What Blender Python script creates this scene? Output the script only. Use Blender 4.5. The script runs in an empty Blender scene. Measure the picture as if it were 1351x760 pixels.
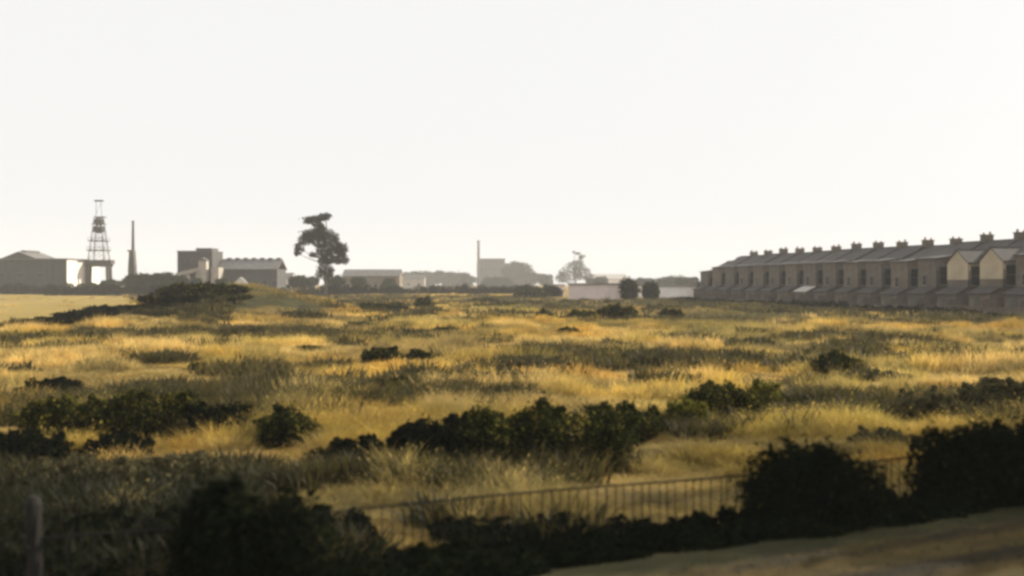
import bpy, math, random
import numpy as np
from mathutils import Vector, Matrix

random.seed(7)
RNG = np.random.default_rng(11)
SC = bpy.context.scene
COL = SC.collection
PI = math.pi
R = math.radians

# ------------------------------------------------------------------ camera, sky, sun, exposure
EYE = 3.5                       # eye height above the field, metres
FPX, CX, HY = 1400.0, 675.5, 373.0   # focal length / centre / horizon of the 1351 px wide photograph
cam_d = bpy.data.cameras.new('camera')
cam = bpy.data.objects.new('camera', cam_d)
COL.objects.link(cam)
SC.camera = cam
cam.location = (0, 0, EYE)
cam.rotation_euler = (PI / 2 - math.atan(7.0 / FPX), 0, 0)
cam_d.sensor_width = 36.0
cam_d.lens = 36.0 * FPX / 1351.0
cam_d.clip_start = 0.1
cam_d.clip_end = 6000
cam_d.dof.use_dof = True
cam_d.dof.focus_distance = 95.0
cam_d.dof.aperture_fstop = cam_d.lens / 1000 / 0.055   # a wide open lens
SC.cycles.filter_width = 3.0
SC.cycles.use_denoising = True
SC.cycles.max_bounces = 8
SC.cycles.transparent_max_bounces = 8
SC.cycles.volume_bounces = 1

SUN_EL, SUN_AZ = R(25), R(56)    # azimuth clockwise from the view direction
world = bpy.data.worlds.new('World')
SC.world = world
world.use_nodes = True
wn = world.node_tree
bg = wn.nodes['Background']
sky = wn.nodes.new('ShaderNodeTexSky')
sky.sky_type = 'NISHITA'
sky.sun_disc = False
sky.sun_elevation = SUN_EL
sky.sun_rotation = SUN_AZ
sky.dust_density = 4.0
sky.air_density = 1.0
hs = wn.nodes.new('ShaderNodeHueSaturation')
hs.inputs['Saturation'].default_value = 0.25
wn.links.new(sky.outputs[0], hs.inputs['Color'])
veil = wn.nodes.new('ShaderNodeMix')            # thin even high cloud over the sky
veil.data_type = 'RGBA'
veil.inputs[0].default_value = 0.97
wn.links.new(hs.outputs[0], veil.inputs[6])
veil.inputs[7].default_value = (3.5, 3.5, 3.48, 1)
wn.links.new(veil.outputs[2], bg.inputs[0])
bg.inputs[1].default_value = 0.15

sun_d = bpy.data.lights.new('sun', 'SUN')
sun = bpy.data.objects.new('sun', sun_d)
COL.objects.link(sun)
sun_d.energy = 5.0
sun_d.angle = R(0.6)
sun_d.color = (1.0, 0.89, 0.72)
S = Vector((math.cos(SUN_EL) * math.sin(SUN_AZ), math.cos(SUN_EL) * math.cos(SUN_AZ), math.sin(SUN_EL)))
sun.rotation_euler = S.to_track_quat('Z', 'Y').to_euler()
sun.location = (60, 20, 60)

SC.view_settings.view_transform = 'Standard'
SC.view_settings.look = 'None'
SC.view_settings.exposure = 0.8
SC.view_settings.gamma = 1.0
SC.view_settings.use_curve_mapping = False


# ------------------------------------------------------------------ helpers
def tag(o, label=None, cat=None, group=None, kind=None):
    if label: o['label'] = label
    if cat: o['category'] = cat
    if group: o['group'] = group
    if kind: o['kind'] = kind
    return o


def empty(name, loc, rz=0.0):
    o = bpy.data.objects.new(name, None)
    COL.objects.link(o)
    o.location = loc
    o.rotation_euler = (0, 0, rz)
    o.empty_display_size = 0.3
    return o


def link(name, me, mat, parent=None, loc=None):
    o = bpy.data.objects.new(name, me)
    COL.objects.link(o)
    if mat is not None and not me.materials:
        me.materials.append(mat)
    if parent is not None:
        o.parent = parent
    if loc is not None:
        o.location = loc
    return o


class MB:
    """collects simple solids, links them as one mesh object"""

    def __init__(self):
        self.v, self.f = [], []

    def add(self, vs, fs):
        b = len(self.v)
        self.v += [tuple(p) for p in vs]
        self.f += [tuple(i + b for i in f) for f in fs]
        return self

    def box(self, x0, x1, y0, y1, z0, z1):
        return self.add([(x0, y0, z0), (x1, y0, z0), (x1, y1, z0), (x0, y1, z0),
                         (x0, y0, z1), (x1, y0, z1), (x1, y1, z1), (x0, y1, z1)],
                        [(3, 2, 1, 0), (4, 5, 6, 7), (0, 1, 5, 4), (1, 2, 6, 5), (2, 3, 7, 6), (3, 0, 4, 7)])

    def bar(self, a, b, w, w2=None, n=4):
        """tapered bar from a to b"""
        a, b = Vector(a), Vector(b)
        w2 = w if w2 is None else w2
        q = (b - a).to_track_quat('Z', 'Y')
        vs = []
        for p, r in ((a, w), (b, w2)):
            for k in range(n):
                t = 2 * PI * (k + .5) / n
                rr = r * (0.7071 if n == 4 else 0.5)
                vs.append(p + q @ Vector((math.cos(t) * rr, math.sin(t) * rr, 0)))
        fs = [(k, (k + 1) % n, n + (k + 1) % n, n + k) for k in range(n)]
        fs += [tuple(range(n - 1, -1, -1)), tuple(range(n, 2 * n))]
        return self.add(vs, fs)

    def tube(self, pts, rs, n=7):
        vs, fs = [], []
        pts = [Vector(p) for p in pts]
        for i, p in enumerate(pts):
            d = pts[min(i + 1, len(pts) - 1)] - pts[max(i - 1, 0)]
            q = d.to_track_quat('Z', 'Y')
            for k in range(n):
                t = 2 * PI * k / n
                vs.append(p + q @ Vector((math.cos(t) * rs[i], math.sin(t) * rs[i], 0)))
        for i in range(len(pts) - 1):
            for k in range(n):
                fs.append((i * n + k, i * n + (k + 1) % n, (i + 1) * n + (k + 1) % n, (i + 1) * n + k))
        fs += [tuple(range(n - 1, -1, -1)), tuple(range((len(pts) - 1) * n, len(pts) * n))]
        return self.add(vs, fs)

    def prism(self, prof, x0, x1, axis='x'):
        """extrude an outline (list of (s,z)) along x (outline in y,z) or y (outline in x,z)"""
        n = len(prof)
        if axis == 'x':
            vs = [(x0, s, z) for s, z in prof] + [(x1, s, z) for s, z in prof]
        else:
            vs = [(s, x0, z) for s, z in prof] + [(s, x1, z) for s, z in prof]
        fs = [(k, (k + 1) % n, n + (k + 1) % n, n + k) for k in range(n)]
        fs += [tuple(range(n - 1, -1, -1)), tuple(range(n, 2 * n))]
        return self.add(vs, fs)

    def mesh(self, name):
        me = bpy.data.meshes.new(name)
        me.from_pydata(self.v, [], self.f)
        import bmesh
        bm = bmesh.new()
        bm.from_mesh(me)
        bmesh.ops.recalc_face_normals(bm, faces=bm.faces)
        bm.to_mesh(me)
        bm.free()
        return me

    def build(self, name, mat, parent=None, loc=None):
        return link(name, self.mesh(name), mat, parent, loc)


def vnoise(x, y, scale, seed=0):
    x = np.asarray(x, float) / scale + 1000 + seed * 17.3
    y = np.asarray(y, float) / scale + 1000 + seed * 7.9
    xi, yi = np.floor(x).astype(np.int64), np.floor(y).astype(np.int64)
    xf, yf = x - xi, y - yi
    u, v = xf * xf * (3 - 2 * xf), yf * yf * (3 - 2 * yf)

    def h(a, b):
        n = (a * 374761393 + b * 668265263 + seed * 982451653) & 0x7fffffff
        n = ((n ^ (n >> 13)) * 1274126177) & 0x7fffffff
        return ((n ^ (n >> 16)) & 0xffff) / 65535.0
    return (h(xi, yi) * (1 - u) + h(xi + 1, yi) * u) * (1 - v) + (h(xi, yi + 1) * (1 - u) + h(xi + 1, yi + 1) * u) * v


def fbm(x, y, scale, seed=0, octs=3):
    t, a, s = 0, 1.0, 0
    for k in range(octs):
        t = t + a * vnoise(x, y, scale / 2 ** k, seed + 31 * k)
        s += a
        a *= .5
    return t / s


def sstep(a, b, t):
    t = np.clip((t - a) / (b - a), 0.0, 1.0)
    return t * t * (3 - 2 * t)


# ------------------------------------------------------------------ the lie of the land
T0 = np.array([1.08, 9.77])                 # a point on the lineside path's outer edge
TD = np.array([0.886, 0.463])               # its direction
TN = np.array([-0.463, 0.886])              # towards the field
BANK = [(-33.0, 72.5, .15), (-33.2, 78.0, .6), (-32, 83, 1.0), (-30, 88, 1.25), (-28.5, 95, 2.2), (-28, 107, 3.2), (-26, 116, 2.4), (-22, 128, .7)]


PITCH = 6.04
ROW = Vector((-1.133, 5.93)).normalized()
ROW_RZ = math.atan2(ROW.y, ROW.x)
RX0, RY0 = 56.85, 118.6          # party wall of the house numbered 0, under the ridge


def q_row(x, y):
    """distance out from the ridge line of the terrace"""
    return (x - RX0) * -ROW.y + (y - RY0) * ROW.x


def green_shade_strip(x, y):
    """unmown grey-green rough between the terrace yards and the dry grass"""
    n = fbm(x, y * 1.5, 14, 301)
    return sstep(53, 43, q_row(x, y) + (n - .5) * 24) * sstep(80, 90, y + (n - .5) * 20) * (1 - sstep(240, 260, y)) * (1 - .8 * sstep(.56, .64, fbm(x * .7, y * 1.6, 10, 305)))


def track_s(x, y):
    return (x - T0[0]) * TN[0] + (y - T0[1]) * TN[1]


def bank_h(x, y):
    best = np.zeros_like(np.asarray(x, float) + 0.0)
    for (xa, ya, ha), (xb, yb, hb) in zip(BANK[:-1], BANK[1:]):
        dx, dy = xb - xa, yb - ya
        t = np.clip(((x - xa) * dx + (y - ya) * dy) / (dx * dx + dy * dy), 0, 1)
        d2 = (x - xa - t * dx) ** 2 + (y - ya - t * dy) ** 2
        hh = ha + t * (hb - ha)
        best = np.maximum(best, hh * np.exp(-d2 / (2 * (2.2 + 1.1 * hh) ** 2)))
    return best


def ground(x, y):
    x, y = np.asarray(x, float), np.asarray(y, float)
    s = track_s(x, y)
    z = 0.8 * (1 - sstep(0, 3.6, s))
    near = np.exp(-((x / 160) ** 2 + ((y - 60) / 160) ** 2))
    z = z + sstep(1.0, 9, s) * near * ((fbm(x, y, 16, 3) - .5) * .5 + (fbm(x, y, 3.5, 5, 2) - .5) * .16)
    z = z + bank_h(x, y) * (0.85 + .3 * vnoise(x, y, 4, 9))
    rut = np.exp(-((s + .62) / .16) ** 2) + np.exp(-((s + 1.5) / .17) ** 2)
    z = z - .05 * rut * (s < 0) + (s < .3) * (fbm(x, y, .5, 21, 2) - .5) * .03
    return z


def gz(x, y):
    return float(ground(np.array([x]), np.array([y]))[0])


def on_ground(u, v):
    """place on the field seen at u,v of the photograph -> x, y, z, metres per pixel"""
    z = 0.0
    for _ in range(8):
        d = (EYE - z) * FPX / (v - HY)
        x = (u - CX) / FPX * d
        z = 0.5 * z + 0.5 * gz(x, d)
    return x, d, z, d / FPX


def xat(u, d):
    return (u - CX) / FPX * d


def zat(v, d):
    return EYE + (HY - v) / FPX * d


# ------------------------------------------------------------------ materials
def new_mat(name):
    m = bpy.data.materials.new(name)
    m.use_nodes = True
    nt = m.node_tree
    return m, nt, nt.nodes['Principled BSDF'], nt.nodes, nt.links


def rough_mat(name, c1, c2, scale=3.0, rough=.85, bump=.3, spots=None, detail=6, metal=0.0, stretch=(1, 1, 1)):
    """two mottled tones plus fine relief"""
    m, nt, b, N, L = new_mat(name)
    tc = N.new('ShaderNodeTexCoord')
    mp = N.new('ShaderNodeMapping')
    mp.inputs['Scale'].default_value = stretch
    L.new(tc.outputs['Object'], mp.inputs[0])
    n1 = N.new('ShaderNodeTexNoise')
    n1.inputs['Scale'].default_value = scale
    n1.inputs['Detail'].default_value = detail
    n1.inputs['Roughness'].default_value = .65
    L.new(mp.outputs[0], n1.inputs['Vector'])
    cr = N.new('ShaderNodeValToRGB')
    cr.color_ramp.elements[0].position = .34
    cr.color_ramp.elements[1].position = .68
    cr.color_ramp.elements[0].color = (*c1, 1)
    cr.color_ramp.elements[1].color = (*c2, 1)
    L.new(n1.outputs[0], cr.inputs[0])
    out = cr.outputs[0]
    if spots:
        n2 = N.new('ShaderNodeTexNoise')
        n2.inputs['Scale'].default_value = scale * .23
        n2.inputs['Detail'].default_value = 4
        L.new(mp.outputs[0], n2.inputs['Vector'])
        r2 = N.new('ShaderNodeValToRGB')
        r2.color_ramp.elements[0].position = .5
        r2.color_ramp.elements[1].position = .66
        L.new(n2.outputs[0], r2.inputs[0])
        mx = N.new('ShaderNodeMix')
        mx.data_type = 'RGBA'
        L.new(r2.outputs[0], mx.inputs[0])
        L.new(out, mx.inputs[6])
        mx.inputs[7].default_value = (*spots, 1)
        out = mx.outputs[2]
    L.new(out, b.inputs['Base Color'])
    b.inputs['Roughness'].default_value = rough
    b.inputs['Metallic'].default_value = metal
    b.inputs['Specular IOR Level'].default_value = .25
    bp = N.new('ShaderNodeBump')
    bp.inputs['Strength'].default_value = bump
    bp.inputs['Distance'].default_value = .02
    n3 = N.new('ShaderNodeTexNoise')
    n3.inputs['Scale'].default_value = scale * 7
    n3.inputs['Detail'].default_value = 5
    L.new(mp.outputs[0], n3.inputs['Vector'])
    L.new(n3.outputs[0], bp.inputs['Height'])
    L.new(bp.outputs[0], b.inputs['Normal'])
    return m


def leaf_mat(name, c1, c2, c3, transl=.3, rough=.55):
    """leaf colour varies from leaf to leaf (the attribute 'tone'), light passes through a little"""
    m, nt, b, N, L = new_mat(name)
    at = N.new('ShaderNodeAttribute')
    at.attribute_name = 'tone'
    cr = N.new('ShaderNodeValToRGB')
    e = cr.color_ramp.elements
    e[0].color = (*c1, 1)
    e[1].color = (*c3, 1)
    k = e.new(.6)
    k.color = (*c2, 1)
    L.new(at.outputs['Fac'], cr.inputs[0])
    L.new(cr.outputs[0], b.inputs['Base Color'])
    b.inputs['Roughness'].default_value = rough
    b.inputs['Specular IOR Level'].default_value = 0.0
    tr = N.new('ShaderNodeBsdfTranslucent')
    L.new(cr.outputs[0], tr.inputs[0])
    mx = N.new('ShaderNodeMixShader')
    mx.inputs[0].default_value = transl
    L.new(b.outputs[0], mx.inputs[1])
    L.new(tr.outputs[0], mx.inputs[2])
    L.new(mx.outputs[0], N['Material Output'].inputs[0])
    return m


M = {}
M['brick'] = rough_mat('grey_brick', (.098, .084, .068), (.172, .148, .116), 1.2, spots=(.115, .098, .08))
M['brick2'] = rough_mat('brown_brick', (.118, .096, .074), (.205, .168, .128), 1.2, spots=(.125, .103, .08))
M['cream'] = rough_mat('cream_render', (.45, .375, .25), (.55, .465, .325), 1.0, spots=(.40, .33, .225))
M['slate'] = rough_mat('slate', (.040, .037, .036), (.074, .068, .064), 1.5, rough=.8, spots=(.062, .056, .052))
M['tile'] = rough_mat('pale_sheet_roof', (.42, .40, .36), (.55, .52, .46), 1.1, rough=.6)
M['slate2'] = rough_mat('patched_slate', (.046, .041, .039), (.088, .079, .072), 1.1, rough=.8, spots=(.05, .047, .046))
M['ridge'] = rough_mat('ridge_tile', (.075, .064, .055), (.12, .10, .086), 2)
M['pot'] = rough_mat('chimney_pot', (.24, .15, .10), (.33, .22, .15), 4)
M['glass'] = rough_mat('window_glass', (.02, .025, .03), (.04, .045, .05), .6, rough=.12, bump=.02)
M['sash'] = rough_mat('sash_paint', (.09, .088, .08), (.14, .135, .125), 4, rough=.5)
M['door'] = rough_mat('door_paint', (.06, .07, .055), (.10, .11, .08), 2, rough=.5)
M['shed_dark'] = rough_mat('weathered_sheeting', (.040, .042, .043), (.07, .07, .069), .35, rough=.7, spots=(.055, .05, .047), stretch=(3, 3, .4))
M['shed_wall'] = rough_mat('pale_cladding', (.62, .60, .54), (.78, .76, .70), .4, rough=.6, stretch=(2, 2, .4))
M['shed_roof'] = rough_mat('asbestos_roof', (.10, .098, .095), (.16, .155, .15), .4, rough=.8, stretch=(2, 2, .5))
M['conc'] = rough_mat('old_concrete', (.30, .27, .23), (.44, .40, .34), .6, spots=(.24, .22, .19))
M['pink'] = rough_mat('pink_wash', (.66, .54, .49), (.78, .66, .60), .5, spots=(.58, .48, .43))
M['white'] = rough_mat('white_wash', (.74, .68, .64), (.84, .79, .76), .5, spots=(.66, .60, .57))
M['felt'] = rough_mat('felt_roof', (.13, .125, .12), (.21, .20, .19), .8)
M['steel'] = rough_mat('dark_steel', (.035, .037, .038), (.065, .064, .062), 1.2, rough=.6, spots=(.075, .052, .04))
M['stack'] = rough_mat('sooty_brick', (.07, .062, .058), (.13, .11, .10), .8)
M['bark'] = rough_mat('bark', (.035, .028, .02), (.08, .065, .05), 5, bump=.8, stretch=(1, 1, .3))
M['twig'] = rough_mat('bramble_stem', (.03, .022, .016), (.075, .05, .035), 8)
M['post'] = rough_mat('weathered_post', (.012, .011, .009), (.028, .025, .02), 6, bump=.7, stretch=(3, 3, .35))
M['wire'] = rough_mat('rusty_wire', (.008, .007, .0065), (.016, .013, .011), 30, rough=1.0)
M['bramble'] = leaf_mat('bramble_leaf', (.008, .011, .005), (.028, .033, .010), (.26, .22, .038), .40)
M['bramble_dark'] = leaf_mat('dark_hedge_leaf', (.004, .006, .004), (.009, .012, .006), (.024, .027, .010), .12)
M['sallow'] = leaf_mat('yellowing_leaf', (.035, .038, .010), (.13, .125, .022), (.30, .25, .035), .4)
M['scrub'] = leaf_mat('grey_scrub_leaf', (.045, .042, .022), (.10, .09, .045), (.20, .165, .075), .3)
M['tree'] = leaf_mat('tree_leaf', (.014, .020, .010), (.028, .036, .016), (.055, .062, .022), .2)
M['pine'] = leaf_mat('dark_needle', (.010, .014, .009), (.020, .026, .014), (.04, .046, .02), .15)


# ground: dry grassland over earth
def ground_mat():
    m, nt, b, N, L = new_mat('dry_grassland')
    tc = N.new('ShaderNodeTexCoord')

    def noise(sc, det=5, rough=.6, st=(1, 1, 1)):
        mp = N.new('ShaderNodeMapping')
        mp.inputs['Scale'].default_value = st
        L.new(tc.outputs['Object'], mp.inputs[0])
        n = N.new('ShaderNodeTexNoise')
        n.inputs['Scale'].default_value = sc
        n.inputs['Detail'].default_value = det
        n.inputs['Roughness'].default_value = rough
        L.new(mp.outputs[0], n.inputs['Vector'])
        return n.outputs[0]

    def ramp(fac, stops):
        r = N.new('ShaderNodeValToRGB')
        e = r.color_ramp.elements
        e[0].position, e[0].color = stops[0][0], (*stops[0][1], 1)
        e[1].position, e[1].color = stops[-1][0], (*stops[-1][1], 1)
        for p, c in stops[1:-1]:
            k = e.new(p)
            k.color = (*c, 1)
        L.new(fac, r.inputs[0])
        return r.outputs[0]

    def mix(f, a, c2, mode='MIX'):
        x = N.new('ShaderNodeMix')
        x.data_type = 'RGBA'
        x.blend_type = mode
        if isinstance(f, float): x.inputs[0].default_value = f
        else: L.new(f, x.inputs[0])
        L.new(a, x.inputs[6])
        if isinstance(c2, tuple): x.inputs[7].default_value = c2
        else: L.new(c2, x.inputs[7])
        return x.outputs[2]

    big = ramp(noise(.045, 6, .6), [(.30, (.14, .105, .030)), (.45, (.31, .20, .050)), (.58, (.39, .27, .085)), (.72, (.22, .175, .048))])
    fine = ramp(noise(.9, 8, .75), [(.28, (.24, .22, .18)), (.5, (.75, .72, .66)), (.74, (1.25, 1.2, 1.1))])
    col = mix(1.0, big, fine, 'MULTIPLY')
    dark = ramp(noise(.16, 6, .7, (1, 1.6, 1)), [(.50, (0, 0, 0)), (.66, (1, 1, 1))])
    col = mix(dark, col, (.085, .075, .026, 1))
    earth = N.new('ShaderNodeAttribute')
    earth.attribute_name = 'cover'                      # r: bare cinders, g: mown hay, b: rough weeds and painted terrace shadow
    sep = N.new('ShaderNodeSeparateColor')
    L.new(earth.outputs['Color'], sep.inputs[0])
    hay = ramp(noise(.10, 5, .6, (1, .35, 1)), [(.3, (.21, .155, .045)), (.7, (.32, .235, .08))])
    col = mix(sep.outputs[1], col, hay)
    weed = ramp(noise(.5, 6, .7), [(.3, (.020, .022, .011)), (.7, (.062, .056, .024))])
    col = mix(sep.outputs[2], col, weed)
    cind = ramp(noise(5, 8, .8), [(.3, (.015, .014, .010)), (.7, (.028, .026, .018))])
    col = mix(sep.outputs[0], col, cind)
    L.new(col, b.inputs['Base Color'])
    b.inputs['Roughness'].default_value = .95
    b.inputs['Specular IOR Level'].default_value = .05
    bp = N.new('ShaderNodeBump')
    bp.inputs['Strength'].default_value = .7
    bp.inputs['Distance'].default_value = .12
    L.new(noise(1.6, 8, .8), bp.inputs['Height'])
    L.new(bp.outputs[0], b.inputs['Normal'])
    return m


M['ground'] = ground_mat()

# ------------------------------------------------------------------ ground sheet, fine near the camera, to the horizon
GR = 1500.0


def spaced(n, centre, near, lo, hi):
    t = np.linspace(-1, 1, n)
    k = 6.2
    s = np.sinh(k * t) / np.sinh(k)
    a = np.where(s < 0, centre + s * (centre - lo), centre + s * (hi - centre))
    return a


gx = spaced(330, 0, 0, -GR, GR)
gy = spaced(400, 16, 0, -GR, GR)
X, Y = np.meshgrid(gx, gy)
Z = ground(X, Y)
gv = np.stack([X.ravel(), Y.ravel(), Z.ravel()], 1)
nx, ny = len(gx), len(gy)
ii = (np.arange(ny - 1)[:, None] * nx + np.arange(nx - 1)[None]).ravel()
gf = np.stack([ii, ii + 1, ii + nx + 1, ii + nx], 1)


def np_mesh(name, v, f, smooth=False):
    me = bpy.data.meshes.new(name)
    n, k = f.shape
    me.vertices.add(len(v))
    me.vertices.foreach_set('co', np.ascontiguousarray(v, dtype=np.float32).ravel())
    me.loops.add(n * k)
    me.loops.foreach_set('vertex_index', np.ascontiguousarray(f, dtype=np.int32).ravel())
    me.polygons.add(n)
    me.polygons.foreach_set('loop_start', np.arange(0, n * k, k, dtype=np.int32))
    if smooth:
        me.polygons.foreach_set('use_smooth', np.ones(n, dtype=bool))
    me.update(calc_edges=True)
    return me


def hay_mask(x, y):
    """mown hay beyond the bank, left of it"""
    edge = np.interp(y, [66, 73, 79, 84, 88, 95, 107, 116, 180, 330], [-33, -34.5, -35.2, -34, -32, -30.5, -31, -34, -62, -120])
    return sstep(0, 3, edge - x) * sstep(68, 75, y + (x + 34) * .12) * (1 - sstep(300, 330, y))


def weed_mask(x, y):
    b = sstep(.35, .9, bank_h(x, y)) * (.55 + .45 * (fbm(x, y, 5, 44) > .42))
    return np.clip(b, 0, 1)


gm = np_mesh('ground', gv, gf, True)
ca = gm.color_attributes.new('cover', 'FLOAT_COLOR', 'POINT')
s_ = track_s(gv[:, 0], gv[:, 1])
edge_n = (fbm(gv[:, 0], gv[:, 1], .8, 51) - .5) * .5
cov = np.zeros((len(gv), 4), np.float32)
cov[:, 0] = 1 - sstep(-.25, .0, s_ + edge_n * .5)
cov[:, 1] = hay_mask(gv[:, 0], gv[:, 1])
rut_ = np.exp(-((s_ + .62) / .18) ** 2) + np.exp(-((s_ + 1.5) / .2) ** 2)
cov[:, 2] = np.clip(weed_mask(gv[:, 0], gv[:, 1]) + .8 * green_shade_strip(gv[:, 0], gv[:, 1]) + .95 * rut_ * (s_ < 0)
                    + 1.0 * sstep(-.35, -.1, s_) * (1 - sstep(3.4, 5.0, s_ + edge_n * 4)), 0, 1)
cov[:, 0] *= 1 - .8 * np.clip(rut_, 0, 1)
cov[:, 3] = 1
ca.data.foreach_set('color', cov.ravel())
tag(link('ground', gm, M['ground']), kind='structure')


# ------------------------------------------------------------------ foliage
def leaf_cloud(name, lumps, n, size, shell=.5, flat=.35, rng=None, tone_shift=0.0, aspect=.6, ragged=.10):
    """many single leaves through the volume of overlapping lumps (x,y,z,rx,ry,rz)"""
    rng = rng or RNG
    L = np.array(lumps, float)
    w = (L[:, 3] * L[:, 4] + L[:, 4] * L[:, 5] + L[:, 3] * L[:, 5])
    pick = rng.choice(len(L), n, p=w / w.sum())
    d = rng.normal(size=(n, 3))
    d /= np.linalg.norm(d, axis=1)[:, None]
    r = rng.random(n) ** (1 / 3) * (1 - shell) + shell * (1 - np.abs(rng.normal(0, .16, n)))
    lump_n = .80 + .42 * vnoise(d[:, 0] * 2.4 + pick * 3.1, d[:, 1] * 2.4 + d[:, 2] * 2.4, 1.0, 5)
    r = r * np.where(rng.random(n) < ragged, 1 + np.abs(rng.normal(0, .20, n)), 1)
    c = L[pick, :3] + d * L[pick, 3:] * (r * lump_n)[:, None]
    nrm = d * .8 + rng.normal(size=(n, 3)) * .75 + np.array([0, 0, flat])
    nrm /= np.linalg.norm(nrm, axis=1)[:, None]
    a = np.cross(nrm, rng.normal(size=(n, 3)))
    a /= np.linalg.norm(a, axis=1)[:, None]
    b = np.cross(nrm, a)
    sz = size * (.55 + .9 * rng.random(n))[:, None]
    v = np.stack([c - a * sz, c + b * sz * aspect - nrm * sz * .15, c + a * sz, c - b * sz * aspect - nrm * sz * .15], 1).reshape(-1, 3)
    f = np.arange(4 * n).reshape(n, 4)
    me = np_mesh(name, v, f)
    at = me.attributes.new('tone', 'FLOAT', 'FACE')
    t = np.clip(rng.beta(1.6, 2.4, n) + tone_shift, 0, 1)
    at.data.foreach_set('value', t.astype(np.float32))
    return me


FOOT = []                       # ground taken up by bushes, where no grass grows


def bush(name, u, v, wpx, hpx, mat, label, cat='bush', group=None, leaf=None, dens=1.0, depth=.75, stems=5, sink=.06, tone=0.0, xyz=None, sprays=1.6, boxy=False):
    """a low thicket whose foot is on the field at photo position u,v"""
    x, y, z, mpp = on_ground(u, v)
    w, h = wpx * mpp, hpx * mpp
    if xyz: x, y, w, h = xyz; z = gz(x, y)
    leaf = leaf or max(.04, 1.7 * mpp)
    if name != 'low_bramble' and mat is not M['scrub']: FOOT.append((x, y, w * .5, max(w * .5 * depth, h * .45)))
    root = empty(name, (x, y, z - sink))
    tag(root, label, cat, group)
    rw, rd = w / 2, max(w / 2 * depth, h * .45)
    lumps = []
    k = max(6, min(16, int(w / max(h, .1) * 4)))
    if boxy: k = 18
    for i in range(k):
        a = random.uniform(0, 2 * PI)
        q = math.sqrt(random.random()) * .72
        px, py = math.cos(a) * q * rw, math.sin(a) * q * rd
        env = math.sqrt(max(.06, 1 - (px / rw) ** 2 * .9 - (py / rd) ** 2 * .5))
        if boxy: env = .80 + .20 * env
        hh = h * env * (random.uniform(.86, 1.0) if boxy else random.uniform(.70, 1.0))
        rr = max(.22 * rw, hh * (.26 if boxy else .36)) * random.uniform(.8, 1.15)
        rr = min(rr, rw * .6)
        rz = hh * .5
        lumps.append((px, py, hh - rz * .98, rr, rr * depth + .1 * rd, rz))
    main = list(lumps)
    for i in range(int(k * sprays)):                       # arching sprays that break the outline
        l = random.choice(main)
        a, el = random.uniform(0, 2 * PI), random.uniform(.15, 1.3)
        dv = Vector((math.cos(a) * math.cos(el), math.sin(a) * math.cos(el), math.sin(el)))
        for q in (.92, 1.05, 1.17):
            rr = min(l[3], l[5]) * (.34 - .16 * (q - .9) / .4)
            lumps.append((l[0] + dv.x * l[3] * q, l[1] + dv.y * l[4] * q, max(.05, l[2] + dv.z * l[5] * q - .12 * h * (q - .9)), rr, rr, rr * .7))
    lumps.append((0, 0, h * .38, rw * .78, rd * .7, h * .36))
    area = sum(2.2 * (l[3] * l[4] + l[4] * l[5] + l[3] * l[5]) for l in lumps) * 1.35
    n = int(min(16000, max(260, dens * area / (leaf * leaf * .95))))
    link('foliage', leaf_cloud('foliage', lumps, n, leaf, tone_shift=tone), mat, root)
    mb = MB()
    for i in range(stems):
        l = lumps[i % len(lumps)]
        b0 = (l[0] * .3, l[1] * .3, -.05)
        mb.tube([b0, (l[0] * .6, l[1] * .6, l[2] * .55), (l[0], l[1], l[2] + l[5] * .6)],
                [max(.012, h * .022), max(.009, h * .015), .004], 5)
    mb.build('stem', M['twig'], root)
    return root


def tree(name, x, y, h, lumps, mat, label, group=None, leaf=.3, n=None, trunk_r=None, cat='tree', limbs=None, lean=0.0, tone=0.0, shell=.35, crown=None):
    z = gz(x, y)
    root = empty(name, (x, y, z - .1))
    tag(root, label, cat, group)
    tr = trunk_r or h * .022
    mb = MB()
    top = max(lumps, key=lambda l: l[2])
    k = 7
    pts, rs = [], []
    for i in range(k):
        t = i / (k - 1)
        pts.append((top[0] * t ** 1.6 + lean * math.sin(t * PI) + random.uniform(-.1, .1) * tr * 4 * (t > 0), top[1] * t, t * (top[2])))
        rs.append(tr * (1.25 if i == 0 else 1) * (1 - .82 * t))
    mb.tube(pts, rs, 8)
    mb.build('trunk', M['bark'], root)
    for l in lumps[:limbs if limbs is not None else 9]:
        t = max(.2, min(.85, l[2] / top[2] - .14))
        i = t * (k - 1)
        j = int(i)
        p = Vector(pts[j]).lerp(Vector(pts[min(j + 1, k - 1)]), i - j)
        r0 = tr * (1 - .82 * t) * .6
        e = Vector((l[0], l[1], l[2]))
        mid = p.lerp(e, .5) + Vector((0, 0, .06 * h * random.uniform(-.3, .8)))
        MB().tube([p, mid, e], [r0, r0 * .6, r0 * .2], 6).build('limb', M['bark'], root)
    if crown is None:
        area = sum(2.2 * (l[3] * l[4] + l[4] * l[5] + l[3] * l[5]) for l in lumps)
        n = n or int(min(9000, max(300, 1.5 * area / (leaf * leaf))))
        crown = leaf_cloud('crown', lumps, n, leaf, shell=shell, tone_shift=tone)
    link('crown', crown, mat, root)
    return root


def round_lumps(w, h, base=.25, k=9, flat=.8):
    """lumps of a broadleaf crown w wide, whole tree h tall"""
    out = []
    c0 = h * (base + (1 - base) * .5)
    for i in range(k):
        a = random.uniform(0, 2 * PI)
        q = math.sqrt(random.random()) * .62
        zz = random.uniform(-.6, .72)
        env = math.sqrt(max(.1, 1 - zz * zz))
        r = w * random.uniform(.17, .27)
        out.append((math.cos(a) * q * w / 2 * env * 1.25, math.sin(a) * q * w / 2 * env * 1.25,
                    min(h - r * flat * .9, c0 + zz * h * (1 - base) * .45), r, r, r * flat))
    out.append((random.uniform(-.1, .1) * w, 0, h - w * .18, w * .2, w * .2, w * .17))
    return out


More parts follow.
